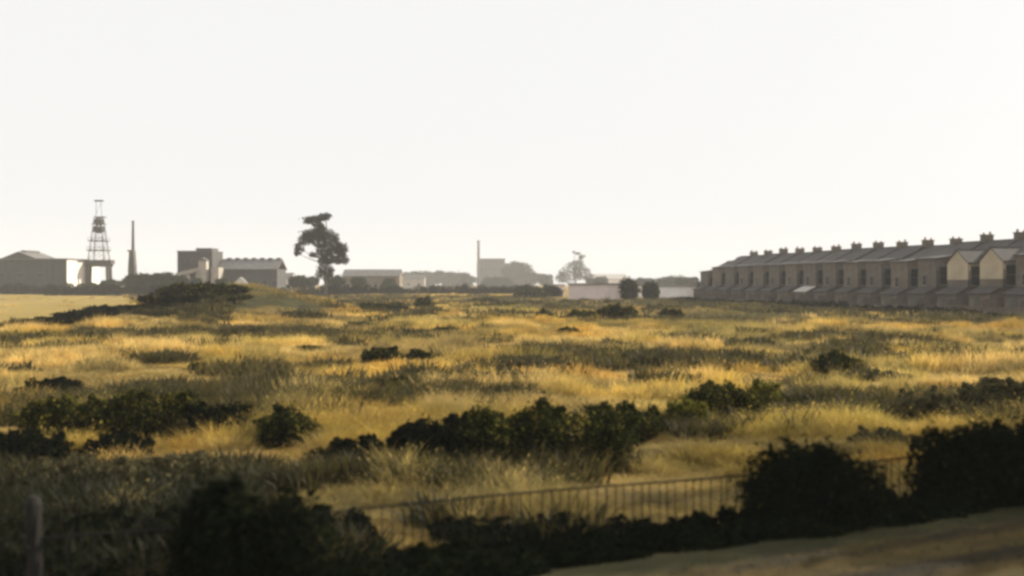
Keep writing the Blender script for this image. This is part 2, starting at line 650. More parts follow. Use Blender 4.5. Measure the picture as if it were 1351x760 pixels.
# ------------------------------------------------------------------ the terrace of houses
ORD = ['first', 'second', 'third', 'fourth', 'fifth', 'sixth', 'seventh', 'eighth', 'ninth', 'tenth', 'eleventh', 'twelfth',
       'thirteenth', 'fourteenth', 'fifteenth', 'sixteenth', 'seventeenth', 'eighteenth', 'nineteenth', 'twentieth']


def window(parent, x, y, z, w, h, axis='y', sgn=1):
    """sash window on a wall facing +y (axis y) or +-x (axis x): frame with recessed panes"""
    fr, pn, si = MB(), MB(), MB()
    t = .07

    def b(mb, a0, a1, z0, z1, d0, d1):
        if axis == 'y': mb.box(x + a0, x + a1, y + min(d0, d1), y + max(d0, d1), z + z0, z + z1)
        else: mb.box(x + min(d0 * sgn, d1 * sgn), x + max(d0 * sgn, d1 * sgn), y + a0, y + a1, z + z0, z + z1)
    b(fr, -w / 2, -w / 2 + t, 0, h, -.05, .045)
    b(fr, w / 2 - t, w / 2, 0, h, -.05, .045)
    b(fr, -w / 2 + t, w / 2 - t, 0, t, -.05, .04)
    b(fr, -w / 2 + t, w / 2 - t, h - t, h, -.05, .04)
    b(fr, -w / 2 + t, w / 2 - t, h / 2 - t / 2, h / 2 + t / 2, -.05, .035)
    o = fr.build('window', M['sash'], parent)
    b(pn, -w / 2 + t, w / 2 - t, t, h / 2 - t / 2, -.02, .012)
    pn.build('pane', M['glass'], o)
    pn = MB()
    b(pn, -w / 2 + t, w / 2 - t, h / 2 + t / 2, h - t, -.02, .02)
    pn.build('pane', M['glass'], o)
    b(si, -w / 2 - .08, w / 2 + .08, -.09, -.005, -.05, .11)
    si.build('sill', M['conc'], o)


def house(i, z_off, brick, roofmat, cream=False, pale_lean=False, label='', lift=0.0):
    x, y = RX0 + ROW.x * PITCH * i, RY0 + ROW.y * PITCH * i
    root = empty('terraced_house', (x, y, gz(x, y) - .15), ROW_RZ)
    tag(root, label, 'house', 'terraced houses in the long row')
    e, rg, P, HD = 6.8 + z_off, 8.55 + z_off + lift, PITCH, 3.5
    # main block: back wall faces +y
    MB().prism([(-HD, 0), (HD, 0), (HD, e), (0, rg - .12), (-HD, e)], .003, P - .003).build('wall', M[brick], root)
    mb = MB()                                      # two slopes with a slight sag
    for sg in (-1, 1):
        prof = [(sg * 3.75, e - .22), (sg * 3.75, e - .08), (sg * 1.8, (e + rg) / 2 - .05), (0, rg), (0, rg - .11), (sg * 1.8, (e + rg) / 2 - .17)]
        mb.prism(prof if sg > 0 else prof[::-1], .01, P - .01)
    rf = mb.build('roof', M[roofmat], root)
    MB().prism([(-.14, rg - .03), (.14, rg - .03), (.09, rg + .07), (-.09, rg + .07)], .02, P - .02).build('ridge_tile', M['ridge'], rf)
    MB().box(.05, P - .05, 3.75, 3.86, e - .27, e - .17).build('gutter', M['steel'], root)
    # chimney stack on the party wall
    cv = random.uniform(-.08, .22)
    ch = MB().box(-.38, .38, -.62, .62, rg - .9, rg + .44 + cv).box(-.45, .45, -.69, .69, rg + .44 + cv, rg + .56 + cv).build('chimney', M[brick], root)
    for k, yy in enumerate((-.42, .42)):
        hh = (.26, .36, .22)[(k + i) % 3]
        MB().tube([(random.uniform(-.06, .06), yy, rg + .54 + cv), (0, yy, rg + .54 + cv + hh)], [.15, .115], 8).build('chimney_pot', M['pot'], ch)
    MB().prism([(0, rg + .2), (1.8, (e + rg) / 2 + .1), (3.8, e + .05), (3.8, e - .2), (0, rg - .15)], -.16, .16).build('party_wall_coping', M['slate'], root)
    # rear wing with its gable to the field
    wx0, wx1, wy, we, wr = 1.0, 4.85, 5.9, 6.0 + z_off, 7.35 + z_off
    lo = 4.0 + z_off
    xm = (wx0 + wx1) / 2
    wing = MB().box(wx0, wx1, HD - .01, wy, 0, lo).build('rear_wing', M[brick], root)
    if cream:                                       # gabled wing
        MB().prism([(wx0 + .004, lo), (wx1 - .004, lo), (wx1 - .004, we), (xm, wr), (wx0 + .004, we)], 3.0, wy - .004, 'y').build('upper_wall', M['cream'], wing)
        mb = MB()
        for sg in (-1, 1):
            hw = (wx1 - wx0) / 2
            prof = [(xm + sg * (hw + .22), we - .19), (xm + sg * (hw + .22), we - .07), (xm, wr + .12), (xm, wr + .01)]
            mb.prism(prof if sg > 0 else prof[::-1], 1.2, wy + .12, 'y')
        wrf = mb.build('wing_roof', M[roofmat], root)
        MB().prism([(xm - .11, wr + .08), (xm + .11, wr + .08), (xm + .07, wr + .18), (xm - .07, wr + .18)], 1.6, wy + .1, 'y').build('ridge_tile', M['ridge'], wrf)
    else:                                           # wing under the long back slope of the main roof
        zo = 6.45 + z_off
        MB().prism([(3.0, lo), (wy - .004, lo), (wy - .004, zo), (3.0, zo + .3)], wx0 + .004, wx1 - .004).build('upper_wall', M[brick], wing)
        MB().prism([(2.9, zo + .50), (wy + .22, zo + .06), (wy + .22, zo - .05), (2.9, zo + .38)], wx0 - .2, wx1 + .2).build('wing_roof', M[roofmat], root)
    if not cream: window(root, xm + .5, wy, 3.3 + z_off, .8, 1.2)
    window(root, wx0, 4.75, 3.35 + z_off, 1.5, 2.2, 'x', -1)  # oversized side window, its dark glass standing in for shade in the recess
    window(root, .62, HD, 3.6 + z_off, .8, 1.4)
    window(root, 5.35, HD, 3.6 + z_off, .85, 1.4)
    window(root, .62, HD, 1.0, .85, 1.5)
    window(root, wx0, 4.75, .9, 1.25, 1.5, 'x', -1)  # lower side window, likewise enlarged to darken the recess
    MB().tube([(wx0 - .08, 5.7, .1), (wx0 - .08, 5.7, 5.0 + z_off)], [.05, .05], 6).build('drainpipe', M['steel'], root)
    # lean-to at the end of the wing
    le = 2.35
    MB().prism([(wy + .003, 0), (wy + 1.4, 0), (wy + 1.4, le), (wy + .003, 3.0)], wx0 + .1, wx1 - .1).build('lean_to', M[brick], root)
    MB().prism([(wy + .006, 3.03), (wy + .006, 3.13), (wy + 1.6, le + .05), (wy + 1.6, le - .05)], wx0 - .1, wx1 + .1).build('lean_to_roof', M['tile' if pale_lean else ('slate' if i % 3 else 'slate2')], root)
    dr = MB().box(wx0 + 1.9, wx0 + 2.7, wy + 1.4, wy + 1.45, .1, 2.0).build('door', M['door'], root)
    MB().box(wx0 + 2.55, wx0 + 2.62, wy + 1.45, wy + 1.5, .95, 1.08).build('handle', M['steel'], dr)
    # yard walls
    MB().box(.0, P - .02, wy + 3.2, wy + 3.43, -.1, 1.0).box(.0, P - .02, wy + 3.15, wy + 3.48, 1.0, 1.08).build('yard_wall', M[brick], root)
    MB().box(-.1, .12, HD + .01, wy + 3.18, -.1, 1.9).build('side_wall', M[brick], root)
    return root


LAST = 13
for i in range(-3, LAST + 1):
    n = LAST - i
    low = -.75 if i >= 13 else random.uniform(-.06, .06)
    cream = i in (-1, 0)
    brick = 'brick' if (i * 7) % 5 < 3 else 'brick2'
    place = 'end house of the terrace, next to the trees' if n == 0 else f'{ORD[n]} house from the end of the terrace by the trees'
    if cream: lb = 'terraced house with cream rendered rear gable, ' + f'{ORD[n]} from the end by the trees'
    elif i >= 13: lb = 'lower grey brick ' + (place if n == 0 else 'terraced house, ' + ORD[n] + ' from the end by the trees')
    elif i == 6: lb = 'grey brick terraced house with pale lean-to roof, ' + ORD[n] + ' from the end by the trees'
    else: lb = 'grey brick terraced ' + place
    house(i, low, brick, 'slate2' if i % 5 in (1, 2) else 'slate', cream, i == 6, lb, lift=random.uniform(-.05, .05))

# ------------------------------------------------------------------ colliery buildings, left
# big shed with pale end wall
D = 330
x0, x1 = xat(-60, D), xat(88, D)
xr = xat(115, D + 9)
root = empty('industrial_shed', (x1, D, gz(x1, D) - .2))
tag(root, 'wide dark flat roofed shed with bright pale end wall beside the headframe', 'shed')
W, HT, DP = x1 - x0, zat(342, D), 26
MB().box(-W, 0, 0, DP, 0, HT).build('wall', M['shed_dark'], root)
MB().box(.003, .09, .02, DP - .02, .05, HT - .05).build('end_wall', M['shed_wall'], root)
MB().box(-W - .4, .4, -.4, DP + .4, HT + .003, HT + .45).build('roof', M['shed_roof'], root)
for k in range(9):
    xx = -W + 2 + k * (W - 3) / 9
    MB().box(xx, xx + .25, -.12, -.003, .1, HT - .1).build('wall_rib', M['shed_dark'], root)
for k in range(4):
    o = MB().box(-28 + k * 6.2, -25.4 + k * 6.2, -.16, -.12, 5.2, 6.9).build('window', M['sash'], root)
    MB().box(-27.8 + k * 6.2, -25.6 + k * 6.2, -.2, -.161, 5.4, 6.7).build('pane', M['glass'], o)
o = MB().box(-3.4, -.9, -.16, -.003, .1, 5.4).build('door', M['steel'], root)
MB().box(-2.3, -2.1, -.26, -.161, 2.4, 2.8).build('handle', M['sash'], o)
# gabled shed behind it
D2 = 372
xc = xat(25, D2)
root = empty('gabled_shed', (xc, D2, gz(xc, D2) - .2))
tag(root, 'grey gabled shed whose roof peak shows above the wide flat roofed shed', 'shed')
e2, p2 = zat(343, D2), zat(331, D2)
MB().prism([(-7.5, 0), (7.5, 0), (7.5, e2), (0, p2 - .15), (-7.5, e2)], 0, 18, 'y').build('wall', M['shed_dark'], root)
mb = MB()
for sg in (-1, 1):
    prof = [(sg * 8, e2 - .25), (sg * 8, e2), (0, p2), (0, p2 - .2)]
    mb.prism(prof if sg > 0 else prof[::-1], -.4, 18.4, 'y')
mb.build('roof', M['shed_roof'], root)
MB().box(-.7, .7, 3, 15, p2 - .3, p2 + .5).build('ridge_vent', M['shed_dark'], root)

# steel headframe over the pit shaft
D = 345
xc = xat(130.5, D)
root = empty('pit_headframe', (xc, D, gz(xc, D)))
tag(root, 'tall dark steel pit headframe with two stacked winding wheels on a portal', 'headframe')
mpp = D / FPX
zz = lambda v: zat(v, D)
pw, pd = 14.2 * mpp, 1.3
zb, zt_ = zz(352), zz(343)
for sx in (-1, 1):
    for sy in (-1, 1):
        MB().bar((sx * pw, sy * pd, 0), (sx * (pw - .3), sy * pd, zb), .85, .8).build('portal_leg', M['steel'], root)
mb = MB()
mb.box(-pw - 1.0, pw + 1.0, -pd - .5, pd + .5, zb + .9, zt_)
mb.box(-pw - .5, pw + .5, -pd - .45, -pd + .45, zb, zb + .9).box(-pw - .5, pw + .5, pd - .45, pd + .45, zb, zb + .9)
mb.build('portal_beam', M['steel'], root)
MB().box(-pw - 8.2, -pw - 1.003, -.9, .9, zt_ - .75, zt_ - .05).build('gangway', M['steel'], root)
hw0, hw1, zt2 = 10.5 * mpp, 4.4 * mpp, zz(286)
for sx in (-1, 1):
    for sy in (-1, 1):
        MB().bar((sx * hw0, sy * 2.4, zt_ - .1), (sx * hw1, sy * 1.0, zt2), .24, .18).build('tower_leg', M['steel'], root)
lv = [zt_, zz(331), zz(318), zz(307), zz(297), zt2]
wid = lambda z: hw0 + (hw1 - hw0) * (z - zt_) / (zt2 - zt_)
dep = lambda z: 2.4 + (1.0 - 2.4) * (z - zt_) / (zt2 - zt_)
for a, b in zip(lv[:-1], lv[1:]):
    for sy in (-1, 1):
        MB().bar((-wid(a), sy * dep(a), a), (wid(b), sy * dep(b), b), .075).build('cross_brace', M['steel'], root)
        MB().bar((wid(a), sy * dep(a), a), (-wid(b), sy * dep(b), b), .075).build('cross_brace', M['steel'], root)
    for sx in (-1, 1):
        MB().bar((sx * wid(a), -dep(a), a), (sx * wid(b), dep(b), b), .075).build('cross_brace', M['steel'], root)
for z, ex in ((zz(330.5), 2.0), (zz(318), 2.2)):
    w_, d_ = wid(z) + ex * .35, dep(z) + .6
    p = MB().box(-w_, w_, -d_, d_, z - .14, z + .14).build('platform', M['steel'], root)
    mb = MB()
    for xx in np.linspace(-w_ + .1, w_ - .1, 5):
        for sy in (-1, 1):
            mb.bar((xx, sy * (d_ - .06), z + .13), (xx, sy * (d_ - .06), z + 1.1), .07)
    for sy in (-1, 1):
        mb.bar((-w_, sy * (d_ - .06), z + 1.1), (w_, sy * (d_ - .06), z + 1.1), .07)
    mb.build('railing', M['steel'], p)


def wheel(zc, r, yy):
    mb = MB()
    n = 20
    pts = [(0, 0)] * n
    prof = [(r, -.16), (r, .16), (r - .32, .16), (r - .32, -.16)]
    vs, fs = [], []
    for k in range(n):
        t = 2 * PI * k / n
        for (q, w_) in prof:
            vs.append((q * math.cos(t), yy + w_, zc + q * math.sin(t)))
    for k in range(n):
        for j in range(4):
            fs.append((k * 4 + j, k * 4 + (j + 1) % 4, ((k + 1) % n) * 4 + (j + 1) % 4, ((k + 1) % n) * 4 + j))
    mb.add(vs, fs)
    o = mb.build('winding_wheel', M['steel'], root)
    mb = MB()
    for k in range(6):
        t = PI * k / 6
        mb.bar((math.cos(t) * (r - .2), yy, zc + math.sin(t) * (r - .2)), (-math.cos(t) * (r - .2), yy, zc - math.sin(t) * (r - .2)), .13)
    mb.build('spokes', M['steel'], o)
    MB().tube([(0, yy - .9, zc), (0, yy + .9, zc)], [.3, .3], 8).build('axle', M['steel'], o)


wheel(zz(302), 1.5, 0)
wheel(zz(292), 1.3, .2)
for va, vb, w_ in ((306.5, 299, 1.45), (294.5, 289.5, 1.25)):
    MB().box(-w_, w_, -1.05, -.55, zz(va), zz(vb)).box(-w_, w_, .62, 1.1, zz(va), zz(vb)).build('wheel_housing', M['steel'], root)
MB().box(-1.9, 2.1, -1.2, 1.2, zz(296.2), zz(295.2)).box(-1.1, 2.2, -1.2, 1.2, zz(287), zz(286)).build('wheel_platform', M['steel'], root)
for sx in (-1, 1):
    MB().bar((sx * .95, 0, zt2 - .2), (sx * .75, 0, zz(265)), .13, .1).build('gantry_post', M['steel'], root)
MB().box(-1.35, 1.5, -.35, .35, zz(266), zz(264)).build('gantry_beam', M['steel'], root)
MB().bar((-.95, 0, zz(284)), (.75, 0, zz(267)), .07).build('cross_brace', M['steel'], root)

# boiler stack
D = 352
xc = xat(175, D)
mpp = D / FPX
root = empty('boiler_stack', (xc, D, gz(xc, D)))
tag(root, 'slim dark boiler stack rising from a stout base beside the headframe', 'chimney')
MB().prism([(-1.4, 0), (1.3, 0), (1.0, zz(352)), (.6, zz(331)), (-.75, zz(331)), (-1.1, zz(350))], -1.1, 1.1, 'y').build('base', M['steel'], root)
MB().box(-1.35, .5, -1.2, 1.2, zz(332), zz(330)).build('base_cap', M['stack'], root)
MB().tube([(.15, 0, zz(331)), (.15, 0, zz(292))], [.52, .34], 12).build('flue', M['steel'], root)
MB().tube([(.15, 0, zz(293)), (.15, 0, zz(291.3))], [.44, .44], 12).build('rim', M['steel'], root)

# coal washery: tall block, stepped top, conveyor, long shed
D = 300
mpp = D / FPX
zz = lambda v: zat(v, D)
xa = xat(234, D)
px = lambda u: xat(u, D) - xa
root = empty('washery_tower', (xa, D, gz(xa, D) - .2))
tag(root, 'dark blocky works tower with a stepped top and pale conveyor', 'building')
MB().box(0, px(280), 0, 11, 0, zz(331)).build('wall', M['shed_dark'], root)
MB().box(-.15, px(280) + .15, -.15, 11.15, zz(331) + .003, zz(331) + .25).build('roof', M['shed_roof'], root)
t_ = MB().box(px(257), px(277.5), 1.2, 8, zz(331) + .253, zz(327)).build('roof_house', M['shed_dark'], root)
MB().box(px(256.4), px(278.1), 1.0, 8.2, zz(327) + .003, zz(326.2)).build('roof', M['shed_roof'], t_)
for a, b in ((238, 243), (247, 252), (264, 269)):
    o = MB().box(px(a), px(b), -.1, -.003, zz(347), zz(339)).build('window', M['sash'], root)
    MB().box(px(a) + .12, px(b) - .12, -.14, -.101, zz(347) + .12, zz(339) - .12).build('pane', M['glass'], o)
c_ = MB().prism([(px(236), zz(359.5)), (px(268), zz(352)), (px(268), zz(357)), (px(236), zz(364))], -3.2, -.8, 'y').build('conveyor', M['conc'], root)
for u_, vv in ((262, 357), (248, 361)):
    MB().box(px(u_), px(u_) + 1.3, -2.8, -1.2, 0, zz(vv)).build('trestle', M['conc'], c_)
MB().box(px(266), px(276), -3, -.003, 0, zz(343)).box(px(281), px(291), -2, 3, 0, zz(352)).build('annex', M['conc'], root)
MB().prism([(px(264.5), zz(343)), (px(277.5), zz(343)), (px(271), zz(339))], -3.3, .2, 'y').build('annex_roof', M['shed_roof'], root)

xa = xat(288, D + 4)
root = empty('works_shed', (xa, D + 4, gz(xa, D + 4) - .2))
tag(root, 'long dark works shed with grey sloping roof and roof vents next to the washery tower', 'shed')
px = lambda u: xat(u, D + 4) - xa
zz = lambda v: zat(v, D + 4)
Wd = px(365.5)
MB().box(0, Wd, 0, 12, 0, zz(354)).build('wall', M['shed_dark'], root)
MB().prism([(-.4, zz(355)), (-.4, zz(354)), (6, zz(340)), (12.4, zz(354)), (12.4, zz(355)), (6, zz(342))], -.3, Wd + .3).build('roof', M['shed_roof'], root)
for k in range(7):
    xx = 1.2 + k * Wd / 7
    MB().box(xx, xx + .9, 5.0, 7.0, zz(342.5), zz(338.6)).build('roof_vent', M['shed_dark'], root)
for k in range(6):
    xx = 1.4 + k * Wd / 6
    o = MB().box(xx, xx + 1.5, -.1, -.003, 2.6, 4.4).build('window', M['sash'], root)
    MB().box(xx + .12, xx + 1.38, -.14, -.101, 2.72, 4.28).build('pane', M['glass'], o)
# pale gabled hut in front
D3 = 292
xa = xat(315.5, D3)
root = empty('gabled_hut', (xa, D3, gz(xa, D3) - .1))
tag(root, 'small pale gabled hut standing in front of the long dark works shed', 'hut')
zz = lambda v: zat(v, D3)
MB().prism([(-1.6, 0), (1.6, 0), (1.6, zz(374)), (0, zz(366)), (-1.6, zz(374))], 0, 4, 'y').build('wall', M['shed_wall'], root)
mb = MB()
for sg in (-1, 1):
    prof = [(sg * 1.95, zz(374) - .5), (sg * 1.95, zz(374) - .35), (0, zz(366) + .15), (0, zz(366) + .01)]
    mb.prism(prof if sg > 0 else prof[::-1], -.2, 4.2, 'y')
mb.build('roof', M['shed_roof'], root)
MB().box(-.5, .5, -.06, -.003, .1, 2.1).build('door', M['door'], root)


def cottage(name, u0, u1, vt, ve, D, wall, roof, label, cat='house', depth=7, chim=True, nwin=3, group=None):
    xa = xat((u0 + u1) / 2, D)
    w = (u1 - u0) * D / FPX / 2
    e_, r_ = zat(ve, D), zat(vt, D)
    root = empty(name, (xa, D, gz(xa, D) - .2))
    tag(root, label, cat, group)
    MB().prism([(0, 0), (depth, 0), (depth, e_), (depth / 2, r_ - .12), (0, e_)], -w, w).build('wall', M[wall], root)
    mb = MB()
    for sg in (-1, 1):
        c = depth / 2
        prof = [(c + sg * (c + .35), e_ - .25), (c + sg * (c + .35), e_ - .12), (c, r_ + .02), (c, r_ - .1)]
        mb.prism(prof if sg > 0 else prof[::-1], -w - .25, w + .25)
    rf = mb.build('roof', M[roof], root)
    if chim:
        MB().box(-w + .2, -w + 1.1, depth / 2 - .4, depth / 2 + .4, r_ - .6, r_ + .9).build('chimney', M['brick2'], rf)
    for k in range(nwin):
        xx = -w + (k + .5) * 2 * w / nwin
        o = MB().box(xx - .55, xx + .55, -.08, -.003, max(.9, e_ * .35), max(2.0, e_ * .35 + 1.2)).build('window', M['sash'], root)
        MB().box(xx - .45, xx + .45, -.12, -.081, max(1.0, e_ * .35 + .1), max(1.9, e_ * .35 + 1.1)).build('pane', M['glass'], o)
    return root


cottage('cottage', 366, 384, 359, 365, 340, 'shed_wall', 'shed_roof', 'small pale house beside the end of the long works shed', nwin=2)
cottage('long_barn', 452, 527, 354.5, 363, 380, 'brick2', 'shed_roof', 'long low barn with a grey sloping roof behind the tall lone tree', 'barn', depth=11, chim=False, nwin=6)
cottage('cottage', 532, 560, 362, 367, 640, 'conc', 'shed_roof', 'pale low house half hidden by trees beside the long barn', nwin=2)
cottage('pale_roofed_hall', 786, 826, 361, 367, 640, 'white', 'tile', 'pale hall with light sloping roof behind the pink prefab', 'hall', depth=12, chim=False, nwin=4)

# works with a thin chimney, centre distance
D = 980
mpp = D / FPX
zz = lambda v: zat(v, D)
xa = xat(631, D)
px = lambda u: xat(u, D) - xa
root = empty('distant_works', (xa, D, gz(xa, D) - .2))
tag(root, 'hazy grey works building with stepped roof under a thin tall chimney', 'building')
MB().box(px(629), px(672), 2, 18, 0, zz(347)).build('wall', M['shed_dark'], root)
MB().box(px(632), px(666), 4, 15, zz(347) + .003, zz(341.5)).build('upper_wall', M['shed_dark'], root)
MB().box(px(631), px(667), 3.6, 15.4, zz(341.5) + .003, zz(340.7)).build('roof', M['shed_roof'], root)
for k in range(6):
    xx = px(633) + k * 4.2
    o = MB().box(xx, xx + 2.2, 1.9, 1.997, zz(358), zz(352)).build('window', M['sash'], root)
    MB().box(xx + .15, xx + 2.05, 1.86, 1.899, zz(358) + .15, zz(352) - .15).build('pane', M['glass'], o)
root = empty('works_chimney', (xat(631.3, D - 4), D - 4, 0))
tag(root, 'thin tall chimney in front of the hazy grey works', 'chimney')
MB().tube([(0, 0, 0), (0, 0, zz(360)), (0, 0, zz(319))], [1.8, 1.5, 1.0], 14).build('shaft', M['stack'], root)
MB().tube([(0, 0, zz(320.5)), (0, 0, zz(317.5))], [1.25, 1.25], 14).build('crown_ring', M['stack'], root)


# prefab huts at the far side of the field
def prefab(u0, u1, vt, vb, wall, label, nwin, door=True, depth=6):
    D = EYE * FPX / (vb - HY)
    xa = xat(u0, D)
    w = (u1 - u0) * D / FPX
    h = zat(vt, D)
    root = empty('prefab_hut', (xa, D, gz(xa, D) - .1))
    tag(root, label, 'hut', 'low huts across the field')
    MB().box(0, w, 0, depth, 0, h).build('wall', M[wall], root)
    MB().box(-.25, w + .25, -.3, depth + .3, h + .003, h + .2).build('roof', M['felt'], root)
    for k in range(nwin):
        xx = (k + .7) * w / (nwin + .4)
        o = MB().box(xx - .6, xx + .6, -.07, -.003, 1.25, 2.25).build('window', M['sash'], root)
        MB().box(xx - .52, xx - .03, -.1, -.071, 1.33, 2.17).build('pane', M['glass'], o)
        MB().box(xx + .03, xx + .52, -.1, -.071, 1.33, 2.17).build('pane', M['glass'], o)
        MB().box(xx - .7, xx + .7, -.14, -.003, 1.15, 1.245).build('sill', M['conc'], o)
    if door:
        o = MB().box(w * .08, w * .08 + .85, -.06, -.003, .1, 2.1).build('door', M['door'], root)
        MB().box(w * .08 + .7, w * .08 + .76, -.1, -.061, 1.0, 1.12).build('handle', M['steel'], o)
    return root


prefab(729, 745, 375.5, 390, 'pink', 'narrow pinkish hut beside the dark tree left of the long pink hut', 0)
prefab(752, 823, 374.5, 397, 'pink', 'long low pink walled hut with flat roof at the field edge', 0, door=False)
prefab(834, 851, 377, 392, 'white', 'tiny whitish hut among dark bushes between two longer huts', 1, door=False)
prefab(867, 918, 377.5, 393.5, 'white', 'pale whitish flat roofed hut near the end of the terrace', 0, door=False)

# ------------------------------------------------------------------ trees
# the lone tall tree: layered dark crown, gap on the left, clump low on the trunk
D = 250
c = D / FPX * 320 / 1351.0          # metres per enlarged pixel of the study
L_ = []
for (ux, vy, rx, rz) in ((925, 135, 70, 16), (970, 118, 36, 16), (880, 152, 34, 12), (935, 188, 34, 22), (930, 160, 22, 16), (948, 172, 20, 14), (905, 170, 14, 8), (905, 218, 75, 34), (968, 222, 48, 36),
                         (850, 250, 40, 34), (822, 300, 30, 34), (806, 325, 14, 22), (940, 262, 50, 34), (1000, 275, 52, 40), (1040, 310, 42, 36),
                         (965, 315, 52, 36), (1062, 345, 24, 26), (905, 335, 26, 16), (990, 358, 62, 26), (960, 375, 34, 24), (1040, 372, 30, 16),
                         (1062, 300, 34, 32), (1078, 362, 24, 26), (1020, 240, 30, 26), (880, 240, 40, 26), (945, 425, 24, 32), (975, 440, 34, 40), (925, 455, 18, 26), (1000, 420, 20, 22)):
    L_.append(((ux - 965) * c, random.uniform(-1, 1) * rx * c * .5, (575 - vy) * c, rx * c * 1.05, rx * c * .8, rz * c * 1.05))
tx = xat(200 + 965 / 4.222, D)
tree('lone_tree', tx, D, 20, L_, M['pine'], 'tall lone dark tree with layered crown and a gap in its left side', leaf=.25, n=9500, trunk_r=.42, limbs=17, lean=.4, shell=.1)

# tree with a wind-blown top by the pink hut
D = 760
m_ = D / FPX
L_ = []
for (u, v, rx, rz) in ((752, 362, 16, 12), (768, 360, 14, 10), (760, 350, 12, 7), (742, 366, 10, 8), (778, 367, 10, 6), (762, 334, 5, 2.0), (769, 338, 4.5, 2.4), (757, 332, 2.5, 1.1), (765, 345, 6, 3.5), (766, 340, 3.4, 3.2)):
    L_.append(((u - 760) * m_, random.uniform(-3, 3), zat(v, D), rx * m_, rx * m_ * .8, rz * m_))
tree('ragged_tree', xat(760, D), D, 13, L_, M['tree'], 'hazy tree with a thin ragged tuft standing above its round crown', leaf=.55, n=3300, trunk_r=.5, limbs=8)

# background trees: (u, top v, width px, distance, kind label)
bgt = [
    (545, 358, 30 , 850, 'hazy tree beside the long low barn'),
    (573, 358, 34, 900, 'broad hazy tree between the long barn and the distant works'),
    (600, 358.5, 34, 880, 'low hazy tree left of the thin works chimney'),
    (618, 362, 24, 820, 'small hazy tree at the foot of the thin works chimney'),
    (683, 344.5, 40, 900, 'round hazy tree against the right end of the distant works'),
    (704, 359, 26, 860, 'small hazy tree between the distant works and the ragged tree'),
    (722, 362, 24, 780, 'low hazy tree next to the ragged tufted tree'),
    (790, 365, 26, 600, 'small tree in front of the pale hall'),
    (846, 367, 34, 520, 'grey tree behind the tiny whitish hut'),
    (884, 366, 44, 540, 'grey tree behind the whitish flat roofed hut'),
    (908, 365, 30, 460, 'grey green tree behind the right end of the whitish hut'),
    (931, 362, 20, 236, 'dark tree between the whitish hut and the terrace end'),
    (941, 357, 22, 262, 'taller dark tree close to the end house of the terrace'),
    (120, 374, 34, 296, 'dark bushy tree in front of the pit headframe'),
    (147, 368, 26, 300, 'dark bushy tree at the right leg of the headframe'),
    (185, 361, 46, 300, 'dark tree at the foot of the boiler stack'),
    (213, 359, 40, 296, 'dark tree between the boiler stack and the washery tower'),
    (238, 362, 30, 280, 'dark tree in front of the washery tower'),
    (262, 366, 30, 284, 'dark low tree under the pale conveyor'),
    (296, 366, 26, 286, 'dark low tree at the near corner of the long works shed'),
    (392, 363, 30, 330, 'low dark tree between the small pale house and the lone tree'),
    (410, 364, 22, 330, 'small dark tree just left of the lone tree'),
    (442, 362, 30, 300, 'dark tree right behind the lone tree'),
    (470, 366, 30, 330, 'low dark tree in front of the long barn near the lone tree'),
    (512, 367, 30, 350, 'low dark tree in front of the far end of the long barn'),
    (655, 366, 36, 700, 'low hazy tree in front of the distant works'),
]
for (u, vt, wp, D, lb) in bgt:
    x = xat(u, D)
    h = zat(vt, D) - gz(x, D) + .1
    w = wp * D / FPX * 1.08
    if D < 320: lf, mat = .26, M['tree']
    else: lf, mat = .0009 * D, M['tree']
    tree('background_tree', x, D, h, round_lumps(w, h, .0, 14), mat, lb, 'trees along the far edge of the field', leaf=lf, trunk_r=.18, limbs=5, tone=.05)


# hedges along the far edge
def hedge(name, pts, h, w, mat, label, leaf=.22, dens=1.0, group='hedges at the far edge of the field'):
    x0, y0 = pts[0]
    root = empty(name, (x0, y0, gz(x0, y0) - .1))
    tag(root, label, 'hedge', group)
    lumps = []
    mb = MB()
    for (xa, ya), (xb, yb) in zip(pts[:-1], pts[1:]):
        ln = math.hypot(xb - xa, yb - ya)
        k = max(2, int(ln / (w * .62)))
        for i in range(k):
            t = (i + random.random()) / k
            xx, yy = xa + (xb - xa) * t, ya + (yb - ya) * t
            hh = 1.3 * h * random.uniform(.55, 1.15)
            lumps.append((xx - x0, yy - y0 + random.uniform(-.3, .3) * w, hh * .45 + gz(xx, yy) - gz(x0, y0), w * random.uniform(.5, .9), w * .55, hh * .55))
            if i % 2 == 0:
                mb.tube([(xx - x0, yy - y0, gz(xx, yy) - gz(x0, y0)), (xx - x0 + .2, yy - y0, gz(xx, yy) - gz(x0, y0) + hh * .7)], [.06, .02], 5)
    area = sum(2.2 * (l[3] * l[4] + l[4] * l[5] + l[3] * l[5]) for l in lumps)
    n = int(min(14000, 1.2 * dens * area / (leaf * leaf)))
    link('foliage', leaf_cloud('foliage', lumps, n, leaf), mat, root)
    mb.build('stem', M['twig'], root)


